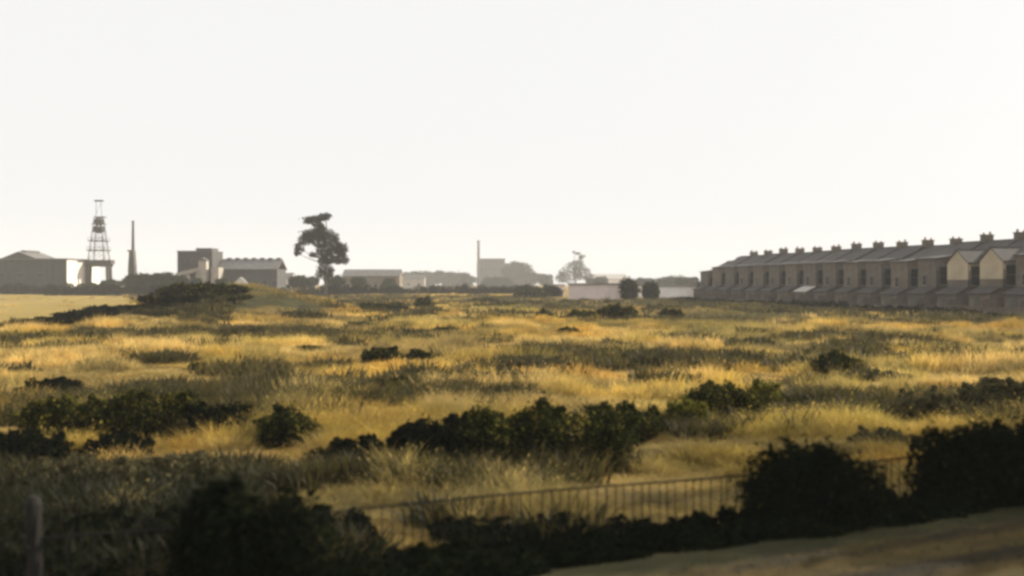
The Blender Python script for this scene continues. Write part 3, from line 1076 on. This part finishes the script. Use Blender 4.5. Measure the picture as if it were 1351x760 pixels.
P_ = lambda u, D: (xat(u, D), D)
hedge('hedge', [P_(-60, 318), P_(60, 316), P_(150, 305)], 2.6, 2.4, M['bramble_dark'], 'dark hedge along the edge of the mown field below the wide shed', .24)
hedge('hedge', [P_(60, 292), P_(160, 286), P_(260, 268)], 2.2, 2.2, M['bramble_dark'], 'low dark hedge beyond the mown field below the headframe', .22)
hedge('hedge', [P_(262, 250), P_(330, 262), P_(425, 268)], 1.9, 2.2, M['bramble'], 'low dark hedge beyond the grassy mound', .22)
hedge('hedge', [P_(418, 275), P_(520, 295), P_(620, 320)], 2.3, 2.3, M['bramble_dark'], 'long dark hedge from the lone tree towards the distant works', .25)
hedge('hedge', [P_(610, 330), P_(680, 310), P_(735, 262)], 2.3, 2.3, M['bramble_dark'], 'dark hedge in front of the distant works reaching the pink hut', .25)
hedge('hedge', [P_(740, 192), P_(800, 186), P_(875, 186)], 0.5, 1.2, M['bramble'], 'low ragged hedge at the foot of the long pink hut', .17)
hedge('hedge', [P_(815, 205), P_(870, 204), P_(935, 200)], 0.55, 1.2, M['bramble_dark'], 'dark hedge below the whitish hut', .17)
# weeds and garden hedge at the foot of the yard walls
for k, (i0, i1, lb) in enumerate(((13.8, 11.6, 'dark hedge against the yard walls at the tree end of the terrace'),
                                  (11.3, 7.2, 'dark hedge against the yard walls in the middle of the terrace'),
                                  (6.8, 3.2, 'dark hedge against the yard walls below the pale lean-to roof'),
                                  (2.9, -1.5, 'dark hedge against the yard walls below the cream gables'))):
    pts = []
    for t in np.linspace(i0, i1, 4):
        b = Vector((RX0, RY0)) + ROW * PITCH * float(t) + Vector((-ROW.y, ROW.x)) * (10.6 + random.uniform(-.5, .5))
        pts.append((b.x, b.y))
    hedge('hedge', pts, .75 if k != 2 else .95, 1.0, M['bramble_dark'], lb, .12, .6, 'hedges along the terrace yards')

# ------------------------------------------------------------------ bushes on the field
SMALL = 'small dark bush standing alone in the dry golden grass'
for (u, v, w, h) in ((560, 409, 34, 20), (718, 420, 30, 14), (640, 427, 26, 11), (748, 440, 42, 11), (435, 516, 44, 18), (1150, 448, 40, 8),
                     (470, 517, 30, 14), (268, 488, 56, 13), (480, 432, 70, 9), (390, 418, 60, 8), (355, 430, 44, 7), (1010, 437, 36, 7),
                     (640, 400, 44, 8), (700, 393, 54, 13), (668, 388, 26, 8), (590, 437, 50, 8), (930, 452, 50, 8), (300, 455, 60, 9), (410, 462, 60, 9), (130, 478, 70, 9)):
    bush('field_bush', u, v, w, h, M['bramble'], SMALL, group='small bushes scattered over the field', dens=1.1)
for (u, v, w, h, lb) in (
        (505, 410, 90, 13, 'long low dark bush spreading left of an upright bush on the far field'),
        (815, 424, 70, 25, 'largest dark bush on the far field below the long pink hut'),
        (768, 422, 54, 16, 'low dark bush between a round bush and the largest far bush'),
        (885, 421, 44, 18, 'dark bush to the terrace side of the largest far bush'),
        (505, 477, 74, 24, 'dark shaggy bush left of its twin in mid field'),
        (553, 476, 50, 18, 'dark shaggy bush right of its twin in mid field'),
        (520, 522, 92, 30, 'wide dark bush in mid field behind the great bramble thicket'),
        (610, 506, 84, 14, 'long flat dark bush beside a wide dark bush in mid field'),
        (1105, 494, 96, 36, 'dark spreading bush alone in golden grass below the terrace'),
        (1160, 502, 120, 18, 'low greyish bush next to the dark spreading bush below the terrace'),
        (700, 492, 110, 30, 'faint greyish scrub in mid field behind the great thicket'),
        (860, 480, 110, 24, 'faint greyish scrub patch beyond the yellow leaved bush')):
    bush('field_bush', u, v, w, h, M['scrub' if 'greyish' in lb else 'bramble'], lb, group='larger bushes on the field', dens=.55 if 'greyish' in lb else 1.1)

for (u, v, w, h, lb) in ((829, 397, 22, 31, 'tall dark bush filling the gap at the end of the long pink hut'), (859, 396, 22, 25, 'dark bush between the tiny hut and the whitish hut')):
    bush('hut_bush', u, v, w, h, M['tree'], lb, group='bushes between the huts', dens=1.3, leaf=.24, depth=.9, sprays=1.0, boxy=True)

# bank vegetation
for (x, y, w, h, lb) in ((-33.2, 77, 5, .7, 'low dark bush at the thin end of the grassy bank'), (-31.5, 86, 7, 1.0, 'dark bush on the bank beside the mown field'),
                         (-29.5, 92, 6, 1.3, 'dark bush on the rising part of the bank'), (-30, 99, 6.5, 1.7, 'tall dark bush on the mown side of the mound'),
                         (-27.5, 101, 5, 1.3, 'dark bush on the field side of the mound'), (-26, 95, 6, .9, 'low dark bush at the foot of the mound'),
                         (-31.5, 110, 6, 1.3, 'dark bush behind the top of the mound'), (-32.6, 81.5, 5, .85, 'small dark bush part way along the bank')):
    bush('bank_bush', 0, 500, 1, 1, M['bramble' if 'mound' in lb else 'bramble_dark'], lb, group='bushes on the bank', xyz=(x, y, w * 1.1, h * .78), leaf=.09, sprays=2.2)

# near thickets
TH = [
    (70, 526, 115, 36, 'bramble_dark', 'dark flat bush at the tip of the left thicket', 1),
    (95, 574, 190, 72, 'bramble', 'dark bramble thicket at the far left above the wooden post', 1),
    (205, 572, 165, 78, 'bramble', 'bramble bush with sunlit yellowish leaves in the left thicket', 1),
    (285, 577, 100, 70, 'bramble_dark', 'near black round bush at the right end of the left thicket', 1.1),
    (382, 586, 120, 66, 'bramble', 'dark leafy bush standing between the left thicket and the great thicket', 1),
    (20, 612, 170, 58, 'bramble_dark', 'low black bush below the left thicket', 1),
    (150, 604, 120, 44, 'bramble_dark', 'small black bush at the foot of the left thicket', 1),
    (475, 614, 150, 54, 'bramble_dark', 'low dark bush at the left tip of the great thicket', 1),
    (575, 618, 155, 92, 'bramble_dark', 'dark bush at the left shoulder of the great thicket', 1.1),
    (655, 620, 205, 110, 'bramble', 'broad dark bramble forming the middle of the great thicket', 1),
    (760, 620, 180, 124, 'bramble', 'tallest dark bramble of the great thicket', 1),
    (838, 582, 100, 66, 'bramble', 'leafy bush with sunlit tips between the great thicket and the yellow bush', .8),
    (905, 570, 84, 62, 'sallow', 'yellow leaved bush catching the sun beside the great thicket', 1),
    (950, 554, 130, 74, 'bramble', 'dark green bush behind the yellow leaved bush', 1),
    (1000, 540, 70, 50, 'sallow', 'ragged yellowish bush at the right end of the dark green bush', .8),
    (1080, 552, 190, 34, 'scrub', 'long strip of greyish weeds right of the yellowish bushes', .7),
    (1215, 560, 130, 60, 'scrub', 'tall greyish weeds behind the black hedge clump at the right', .7),
    (1310, 545, 120, 66, 'scrub', 'greyish scrub rising behind the rightmost black bush', .8),
    (1165, 590, 110, 34, 'scrub', 'low brownish weeds above the black square bush', .7),
    (230, 640, 200, 52, 'scrub', 'dull brownish weeds between the left thicket and the fence', .6),
    (110, 650, 190, 66, 'scrub', 'tall dull weeds behind the wooden post', .6),
]
for (u, v, w, h, mt, lb, dn) in TH:
    bush('bramble_thicket', u, v, w * 1.06, h * .88, M[mt], lb, 'thicket', 'thickets in the rough grass', dens=dn * 1.0, tone=0.0 if mt != 'bramble' else (.02 if 'great' in lb else .10), sprays=2.4, leaf=.042, stems=7)
FG = [
    (-2.55, 10.2, 1.75, 1.36, 'large black round bush in front of the railing fence'),
    (3.55, 12.55, 2.15, 1.14, 'black square shouldered bush on the railings above the cinder path'),
    (5.95, 13.4, 1.9, 1.18, 'rightmost whole black bush on the railings beside the cinder path'),
    (7.6, 13.9, 2.2, 1.2, 'black bush cut by the photograph edge beside the rightmost bush'),
    (-5.2, 11.2, 1.5, .75, 'black bush behind the stout wooden post'),
    (-4.0, 11.9, 1.5, .55, 'low black bush between the wooden post and the large round bush'),
]
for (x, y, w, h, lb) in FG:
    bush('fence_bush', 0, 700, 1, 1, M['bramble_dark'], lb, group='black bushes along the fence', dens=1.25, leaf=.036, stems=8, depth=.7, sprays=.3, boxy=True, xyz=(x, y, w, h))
# low brambles on the slope between path and fence, and spreading behind it
def low_bramble(x, y, h, lb, w=None):
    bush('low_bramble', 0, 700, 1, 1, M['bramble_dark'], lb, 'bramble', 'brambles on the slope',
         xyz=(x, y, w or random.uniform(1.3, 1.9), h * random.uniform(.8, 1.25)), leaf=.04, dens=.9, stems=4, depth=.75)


for s, t0, t1, hh, lb in ((.8, -7.0, 6.4, .30, 'low dark bramble hugging the edge of the cinder path'),
                          (1.45, -7.0, 7.4, .42, 'low dark bramble on the shaded slope between path and fence'),
                          (2.1, -7.4, 9.5, .46, 'dark bramble growing up to the foot of the railing fence')):
    for t in np.arange(t0, t1, 1.2):
        p = T0 + TD * (t + random.uniform(-.3, .3)) + TN * (s + random.uniform(-.15, .15))
        if p[1] > 5.5 and abs(p[0]) < .56 * p[1]: low_bramble(p[0], p[1], hh, lb)
for y in (10.0, 10.7, 11.4, 12.1, 12.8, 13.5, 14.3):
    for x in np.arange(-8.5, 4.6, 1.15):
        xx, yy = x + random.uniform(-.4, .4), y + random.uniform(-.3, .3)
        if track_s(xx, yy) > 2.5 and abs(xx) < .56 * yy and (yy < (14.2 if xx < -2 else 13.2) or random.random() < .4):
            low_bramble(xx, yy, .62 if xx < -2 else (.52 if yy < 12.4 else .40), 'dark bramble spreading among the grass stalks behind the railing fence')

# tall hawthorns beside the line just outside the picture, whose shade lies over the slope
for (x, y, h, w, lb) in ((13.4, 18.6, 7.8, 5.0, 'hawthorn tree beside the line nearest the cinder path'), (18.6, 25.6, 11, 7.0, 'tall hawthorn tree beside the line in the middle of three'),
                         (23.5, 30, 13, 8.5, 'tallest tree beside the line, farthest from the cinder path')):
    tree('hawthorn_tree', x, y, h, round_lumps(w, h, .08, 14), M['tree'], lb, 'trees beside the line', leaf=.11, n=9000, trunk_r=.16, limbs=8)

# ------------------------------------------------------------------ railings along the slope
FA, FB = Vector((-1.88, 11.2)), Vector((2.6, 12.8))
FD = (FB - FA).normalized()
root = empty('railing_fence', (FA.x, FA.y, gz(FA.x, FA.y)))
tag(root, 'dark railing fence of close upright bars under a thin top rail on the slope', 'fence')
oz = gz(FA.x, FA.y)


def fz(t):
    """height of the top rail over the fence foot, eased over the humps of the slope"""
    return .93 + .02 * math.sin(t * .9)


def foot(t):
    p = FA + FD * t
    return p.x - FA.x, p.y - FA.y, .5 * (gz(p.x, p.y) - oz)


bar_me = None
TS = np.arange(-4.9, 11.5, .115)
for j, t in enumerate(TS):
    x, y, z = foot(float(t))
    if bar_me is None:
        mb = MB()
        mb.tube([(0, 0, -.15), (0, 0, .5), (0, 0, .92)], [.008, .0075, .007], 6)
        bar_me = mb.mesh('bar')
    o = link('bar', bar_me, M['wire'], root, (x, y, z + fz(t) - .93))
    o.rotation_euler = (random.gauss(0, .012), random.gauss(0, .012), random.random())
for hgt, r in ((0, .0125), (-.72, .009)):
    seg = np.linspace(-4.9, 11.5, 12)
    for ta, tb in zip(seg[:-1], seg[1:]):
        pts = []
        for q in np.linspace(ta, tb, 6):
            x, y, z = foot(float(q))
            pts.append((x, y, z + fz(q) + hgt))
        MB().tube(pts, [r] * 6, 6).build('rail', M['wire'], root)
for t in (-4.8, -.85, 5.9, 8.6, 11.4):
    x, y, z = foot(t)
    MB().tube([(x, y - .03, z - .25), (x, y - .03, z + .96)], [.03, .026], 8).build('stanchion', M['wire'], root)
# the stout old post at the left end
px_, py_ = -4.62, 10.23
gate = empty('wooden_post', (px_, py_, gz(px_, py_) - .25))
tag(gate, 'stout weathered wooden post standing at the left end of the railings', 'post')
MB().tube([(0, 0, 0), (.01, 0, .8), (0, .01, 1.55), (0, .01, 1.62)], [.085, .08, .075, .05], 10).build('shaft', M['post'], gate)
MB().tube([(-.02, -.085, 1.15), (-.02, -.115, 1.15)], [.018, .018], 6).build('bolt', M['wire'], gate)

# ------------------------------------------------------------------ grass, as geometry-node stuff
def grass_mat():
    m, nt, b, N, L = new_mat('dry_grass')
    at = N.new('ShaderNodeAttribute')
    at.attribute_type = 'INSTANCER'
    at.attribute_name = 'col'
    t = N.new('ShaderNodeAttribute')
    t.attribute_name = 'tone'
    mr = N.new('ShaderNodeMapRange')
    mr.inputs[3].default_value = .55
    mr.inputs[4].default_value = 1.4
    L.new(t.outputs['Fac'], mr.inputs[0])
    mx = N.new('ShaderNodeMix')
    mx.data_type = 'RGBA'
    mx.blend_type = 'MULTIPLY'
    mx.inputs[0].default_value = 1
    L.new(at.outputs['Color'], mx.inputs[6])
    L.new(mr.outputs[0], mx.inputs[7])
    L.new(mx.outputs[2], b.inputs['Base Color'])
    b.inputs['Roughness'].default_value = .7
    b.inputs['Specular IOR Level'].default_value = .15
    tr = N.new('ShaderNodeBsdfTranslucent')
    L.new(mx.outputs[2], tr.inputs[0])
    ms = N.new('ShaderNodeMixShader')
    ms.inputs[0].default_value = .38
    L.new(b.outputs[0], ms.inputs[1])
    L.new(tr.outputs[0], ms.inputs[2])
    L.new(ms.outputs[0], N['Material Output'].inputs[0])
    return m


M['grass'] = grass_mat()


def tuft(name, blades, rad, h0, h1, width, seed, heads=.25, lean=.5):
    g = np.random.default_rng(seed)
    vs, fs, tn = [], [], []
    for k in range(blades):
        a, q = g.random() * 2 * PI, math.sqrt(g.random()) * rad
        bx, by = math.cos(a) * q, math.sin(a) * q
        h = h0 + (h1 - h0) * g.random()
        da = a + g.normal(0, .9)
        ln = lean * h * (.25 + g.random())
        dx, dy = math.cos(da) * ln, math.sin(da) * ln
        fa = g.random() * PI
        wx, wy = math.cos(fa) * width / 2, math.sin(fa) * width / 2
        b = len(vs)
        m1 = (bx + dx * .3, by + dy * .3, h * .55)
        tp = (bx + dx, by + dy, h * (.97 - .1 * g.random()))
        vs += [(bx - wx, by - wy, -.05), (bx + wx, by + wy, -.05), (m1[0] + wx * .8, m1[1] + wy * .8, m1[2]), (m1[0] - wx * .8, m1[1] - wy * .8, m1[2]), tp]
        fs += [(b, b + 1, b + 2), (b, b + 2, b + 3), (b + 3, b + 2, b + 4)]
        t = g.random()
        tn += [t * .8] * 3
        if g.random() < heads:
            b = len(vs)
            hh = h * .11
            vs += [tp, (tp[0] + wx * 1.3 + dx * .05, tp[1] + wy * 1.3 + dy * .05, tp[2] + hh * .5), (tp[0] + dx * .12, tp[1] + dy * .12, tp[2] + hh), (tp[0] - wx * 1.3 + dx * .05, tp[1] - wy * 1.3 + dy * .05, tp[2] + hh * .5)]
            fs += [(b, b + 1, b + 2), (b, b + 2, b + 3)]
            tn += [.8 + .2 * g.random()] * 2
    me = np_mesh(name, np.array(vs), np.array(fs))
    me.attributes.new('tone', 'FLOAT', 'FACE').data.foreach_set('value', np.array(tn, np.float32))
    me.materials.append(M['grass'])
    return me


def scatter_group(coll):
    ng = bpy.data.node_groups.new('scatter', 'GeometryNodeTree')
    ng.interface.new_socket('Geometry', in_out='INPUT', socket_type='NodeSocketGeometry')
    ng.interface.new_socket('Geometry', in_out='OUTPUT', socket_type='NodeSocketGeometry')
    N, L = ng.nodes, ng.links
    gi, go = N.new('NodeGroupInput'), N.new('NodeGroupOutput')
    ci = N.new('GeometryNodeCollectionInfo')
    ci.inputs['Collection'].default_value = coll
    ci.inputs['Separate Children'].default_value = True
    ci.inputs['Reset Children'].default_value = True
    io = N.new('GeometryNodeInstanceOnPoints')
    io.inputs['Pick Instance'].default_value = True

    def attr(nm, ty):
        n = N.new('GeometryNodeInputNamedAttribute')
        n.data_type = ty
        n.inputs['Name'].default_value = nm
        return n.outputs['Attribute']
    L.new(gi.outputs[0], io.inputs['Points'])
    L.new(ci.outputs[0], io.inputs['Instance'])
    L.new(attr('idx', 'INT'), io.inputs['Instance Index'])
    L.new(attr('rot', 'FLOAT_VECTOR'), io.inputs['Rotation'])
    L.new(attr('scl', 'FLOAT_VECTOR'), io.inputs['Scale'])
    L.new(io.outputs[0], go.inputs[0])
    return ng


def scatter(name, meshes, pts, rot, scl, col, label, cat):
    coll = bpy.data.collections.new(name + '_kinds')
    for k, me in enumerate(meshes):
        coll.objects.link(bpy.data.objects.new(f'{name}_kind_{k}', me))
    n = len(pts)
    me = bpy.data.meshes.new(name)
    me.vertices.add(n)
    me.vertices.foreach_set('co', pts.astype(np.float32).ravel())
    me.attributes.new('rot', 'FLOAT_VECTOR', 'POINT').data.foreach_set('vector', rot.astype(np.float32).ravel())
    me.attributes.new('scl', 'FLOAT_VECTOR', 'POINT').data.foreach_set('vector', scl.astype(np.float32).ravel())
    me.attributes.new('col', 'FLOAT_COLOR', 'POINT').data.foreach_set('color', col.astype(np.float32).ravel())
    me.attributes.new('idx', 'INT', 'POINT').data.foreach_set('value', RNG.integers(0, len(meshes), n).astype(np.int32))
    o = link(name, me, None)
    md = o.modifiers.new('scatter', 'NODES')
    md.node_group = scatter_group(coll)
    tag(o, label, cat, kind='stuff')
    return o


GOLD = np.array([(.64, .43, .092), (.74, .54, .20), (.55, .33, .065), (.40, .32, .065), (.22, .21, .045), (.60, .46, .13)])


def weed_patch(x, y):
    """where dark low weeds crowd out the grass"""
    a = fbm(x + 75, y * 1.15, 9, 131, 4)
    b = fbm(x, y, 3.2, 137, 3)
    dank = .13 * sstep(-2.6, -5.5, x) * sstep(21, 17, y) + .05 * sstep(26, 20, y)    # damp corner by the post
    return sstep(.51, .60, a * .5 + b * .5 + dank)


def grass_points(d0, d1, dens):
    """random places on the field inside a generous view wedge between two distances"""
    n = int(dens * (d1 ** 2 - d0 ** 2) * .60)
    y = np.sqrt(RNG.random(n) * (d1 ** 2 - d0 ** 2) + d0 ** 2)
    x = (RNG.random(n) * 2 - 1) * .60 * y
    s = track_s(x, y)
    keep = (s > 2.6 + RNG.random(n) * 1.2)
    keep &= RNG.random(n) > hay_mask(x, y) * .985
    keep &= RNG.random(n) < .30 + 1.5 * sstep(.30, .62, fbm(x, y, 2.2 + d0 * .05, 61))
    keep &= RNG.random(n) > .6 * weed_patch(x, y)
    keep &= RNG.random(n) > .80 * (1 - sstep(13.2, 16.5, y - .10 * x))
    # keep out of the yards, houses and huts
    q = (x - RX0) * -ROW.y + (y - RY0) * ROW.x
    keep &= ~((q < 10.0) & (y > 60))
    keep &= ~((x > 8) & (x < 45) & (y > 202))
    keep &= ~((y > 268) & (x < -55))
    for (bx, by, bw, bd) in FOOT:                       # bare and shaded out under the bushes, thin just in front
        keep &= ((x - bx) / (bw * 1.02)) ** 2 + ((y - by + bd * .5) / (bd * 1.5)) ** 2 > .35 + .8 * RNG.random(n)
    x, y = x[keep], y[keep]
    n = len(x)
    z = ground(x, y)
    t = np.clip(fbm(x, y * .75, 5, 71, 4) * 2.3 - .65 + RNG.normal(0, .11, n), 0, .999)
    lush = .7 * sstep(.54, .68, fbm(x, y * 1.8, 13 + d0 * .02, 83, 4))
    pale = sstep(.5, .62, fbm(x, y * 1.3, 7, 93, 3))
    c = np.where(t[:, None] < .5, GOLD[2] + (GOLD[0] - GOLD[2]) * (t[:, None] * 2), GOLD[0] + (GOLD[5] - GOLD[0]) * (t[:, None] * 2 - 1))
    c = c + (GOLD[1] - c) * (pale * .75)[:, None]
    gr = GOLD[3] + (GOLD[4] - GOLD[3]) * RNG.random(n)[:, None]
    c = c + (gr - c) * (lush * .85)[:, None]
    wd = np.clip(weed_mask(x, y) * (fbm(x, y, 6, 88) > .34), 0, 1)
    c = c + (np.array((.055, .055, .022)) - c) * (wd * .85)[:, None]
    strip = green_shade_strip(x, y)
    c = c + (np.array((.052, .056, .032)) - c) * (strip * .9)[:, None]  # dark tone carries the terrace's shadow further out over the grass
    dull = (1 - sstep(14.5, 21, y - .1 * x)) * (.55 + .45 * fbm(x, y, 3, 97))
    c = c + (np.array((.24, .185, .09)) - c) * (dull * .7)[:, None]
    mott = sstep(.46, .60, fbm(x, y * 1.4, 1.5 + d0 * .035, 211, 3)) * .46 + sstep(.5, .6, fbm(x, y * 1.6, 4.5 + d0 * .05, 223, 3)) * .42
    c = c + (np.array((.15, .125, .05)) - c) * np.clip(mott, 0, .8)[:, None]
    c = c * (.72 + .72 * RNG.random(n))[:, None]
    col = np.concatenate([c, np.ones((n, 1))], 1)
    rot = np.stack([RNG.normal(0, .10, n), RNG.normal(0, .10, n), RNG.random(n) * 2 * PI], 1)
    hgt = (.18 + 1.05 * sstep(.40, .68, fbm(x, y, 1.7 + d0 * .02, 103, 2))) * (.35 + .9 * fbm(x, y, 6, 101)) * (.6 + .7 * RNG.random(n)) * (1 - .35 * wd)
    hgt = hgt * (.62 + .38 * sstep(16, 34, y))
    wdt = .85 + .35 * RNG.random(n)
    scl = np.stack([wdt, wdt, hgt], 1)
    return np.stack([x, y, z], 1), rot, scl, col


near = [tuft('tuft', 46, .20, .30, .85, .012, k, .10, .55) for k in range(5)]
mid = [tuft('tuft', 60, .48, .25, .72, .022, 20 + k, .06, .55) for k in range(5)]
far = [tuft('tuft', 60, 1.15, .18, .58, .06, 40 + k, .04, .6) for k in range(4)]
scatter('near_grass', near, *grass_points(9, 34, 34), 'tall dry golden grass and stalks behind the railing fence', 'grass')
scatter('mid_grass', mid, *grass_points(32, 92, 5.2), 'dry golden grass across the middle of the field', 'grass')
scatter('far_grass', far, *grass_points(88, 300, 1.0), 'dry golden grass on the far part of the field', 'grass')



def weed_points(d0, d1, dens):
    n = int(dens * (d1 ** 2 - d0 ** 2) * .60)
    y = np.sqrt(RNG.random(n) * (d1 ** 2 - d0 ** 2) + d0 ** 2)
    x = (RNG.random(n) * 2 - 1) * .60 * y
    q = (x - RX0) * -ROW.y + (y - RY0) * ROW.x
    keep = (track_s(x, y) > 2.6) & (RNG.random(n) < weed_patch(x, y)) & (RNG.random(n) > hay_mask(x, y))
    keep &= ~((q < 10.0) & (y > 60)) & ~((x > 8) & (x < 45) & (y > 202)) & ~((y > 268) & (x < -55))
    x, y = x[keep], y[keep]
    n = len(x)
    k = RNG.random(n)[:, None]
    c = np.array((.028, .029, .011)) * (1 - k) + np.array((.115, .092, .030)) * k
    c = c + (np.array((.014, .016, .008)) * (.6 + k) - c) * (sstep(-1.5, -4.5, x) * sstep(21, 16, y) * .85)[:, None]     # nettles and docks in the damp corner
    col = np.concatenate([c, np.ones((n, 1))], 1)
    rot = np.stack([RNG.normal(0, .1, n), RNG.normal(0, .1, n), RNG.random(n) * 2 * PI], 1)
    w = .7 + .6 * RNG.random(n)
    return np.stack([x, y, ground(x, y)], 1), rot, np.stack([w, w, w * (.6 + .9 * fbm(x, y, 5, 151))], 1), col


wn_ = [tuft('weed', 70, .34, .12, .50, .045, 60 + k, .0, .7) for k in range(4)]
wm_ = [tuft('weed', 80, .70, .12, .55, .075, 70 + k, .0, .7) for k in range(4)]
wf_ = [tuft('weed', 80, 1.5, .15, .62, .16, 80 + k, .0, .7) for k in range(3)]
scatter('near_weeds', wn_, *weed_points(11, 36, 7), 'patches of dark green weeds among the near grass', 'weeds')
scatter('mid_weeds', wm_, *weed_points(34, 95, 1.5), 'patches of dark green weeds in the middle of the field', 'weeds')
scatter('far_weeds', wf_, *weed_points(90, 270, .30), 'dark patches of weeds on the far field', 'weeds')

# cinders on the lineside path
def stone(name, seed):
    g = np.random.default_rng(seed)
    import bmesh
    bm = bmesh.new()
    bmesh.ops.create_icosphere(bm, subdivisions=1, radius=1)
    for v in bm.verts:
        v.co *= g.uniform(.7, 1.15)
        v.co.z *= .65
    me = bpy.data.meshes.new(name)
    bm.to_mesh(me)
    bm.free()
    me.materials.append(M['cinder'])
    return me


def cinder_mat():
    m, nt, b, N, L = new_mat('cinder')
    at = N.new('ShaderNodeAttribute')
    at.attribute_type = 'INSTANCER'
    at.attribute_name = 'col'
    n = N.new('ShaderNodeTexNoise')
    n.inputs['Scale'].default_value = 3
    mx = N.new('ShaderNodeMix')
    mx.data_type = 'RGBA'
    mx.blend_type = 'MULTIPLY'
    mx.inputs[0].default_value = .6
    L.new(at.outputs['Color'], mx.inputs[6])
    L.new(n.outputs[0], mx.inputs[7])
    L.new(mx.outputs[2], b.inputs['Base Color'])
    b.inputs['Roughness'].default_value = .9
    return m


M['cinder'] = cinder_mat()
n = 9000
t = RNG.uniform(-9, 12, n)
s = RNG.uniform(-4.5, .1, n)
x, y = T0[0] + TD[0] * t + TN[0] * s, T0[1] + TD[1] * t + TN[1] * s
c = np.array((.024, .022, .016)) * (.6 + .8 * RNG.random(n))[:, None]
c = c * (1 - .75 * np.clip(np.exp(-((s + .62) / .2) ** 2) + np.exp(-((s + 1.5) / .22) ** 2), 0, 1))[:, None]
r_ = .006 + .014 * RNG.random(n) ** 2
scatter('cinders', [stone('stone', k) for k in range(4)], np.stack([x, y, ground(x, y) + .002], 1), RNG.random((n, 3)) * 6,
        np.stack([r_, r_, r_], 1), np.concatenate([c, np.ones((n, 1))], 1), 'loose brown cinders on the worn path beside the railway', 'gravel')

# ------------------------------------------------------------------ haze
hm = bpy.data.materials.new('haze')
hm.use_nodes = True
hn = hm.node_tree
for nd in list(hn.nodes):
    if nd.type == 'BSDF_PRINCIPLED': hn.nodes.remove(nd)
pv = hn.nodes.new('ShaderNodeVolumePrincipled')
pv.inputs['Color'].default_value = (.93, .94, .95, 1)
pv.inputs['Density'].default_value = 0.00034
pv.inputs['Anisotropy'].default_value = 0.0
hn.links.new(pv.outputs[0], hn.nodes['Material Output'].inputs['Volume'])
hz = MB().box(-GR - 20, GR + 20, -GR - 20, GR + 20, -2.0, 42).build('haze', hm)
tag(hz, 'thin pale summer haze hanging over the whole field', 'haze', kind='stuff')
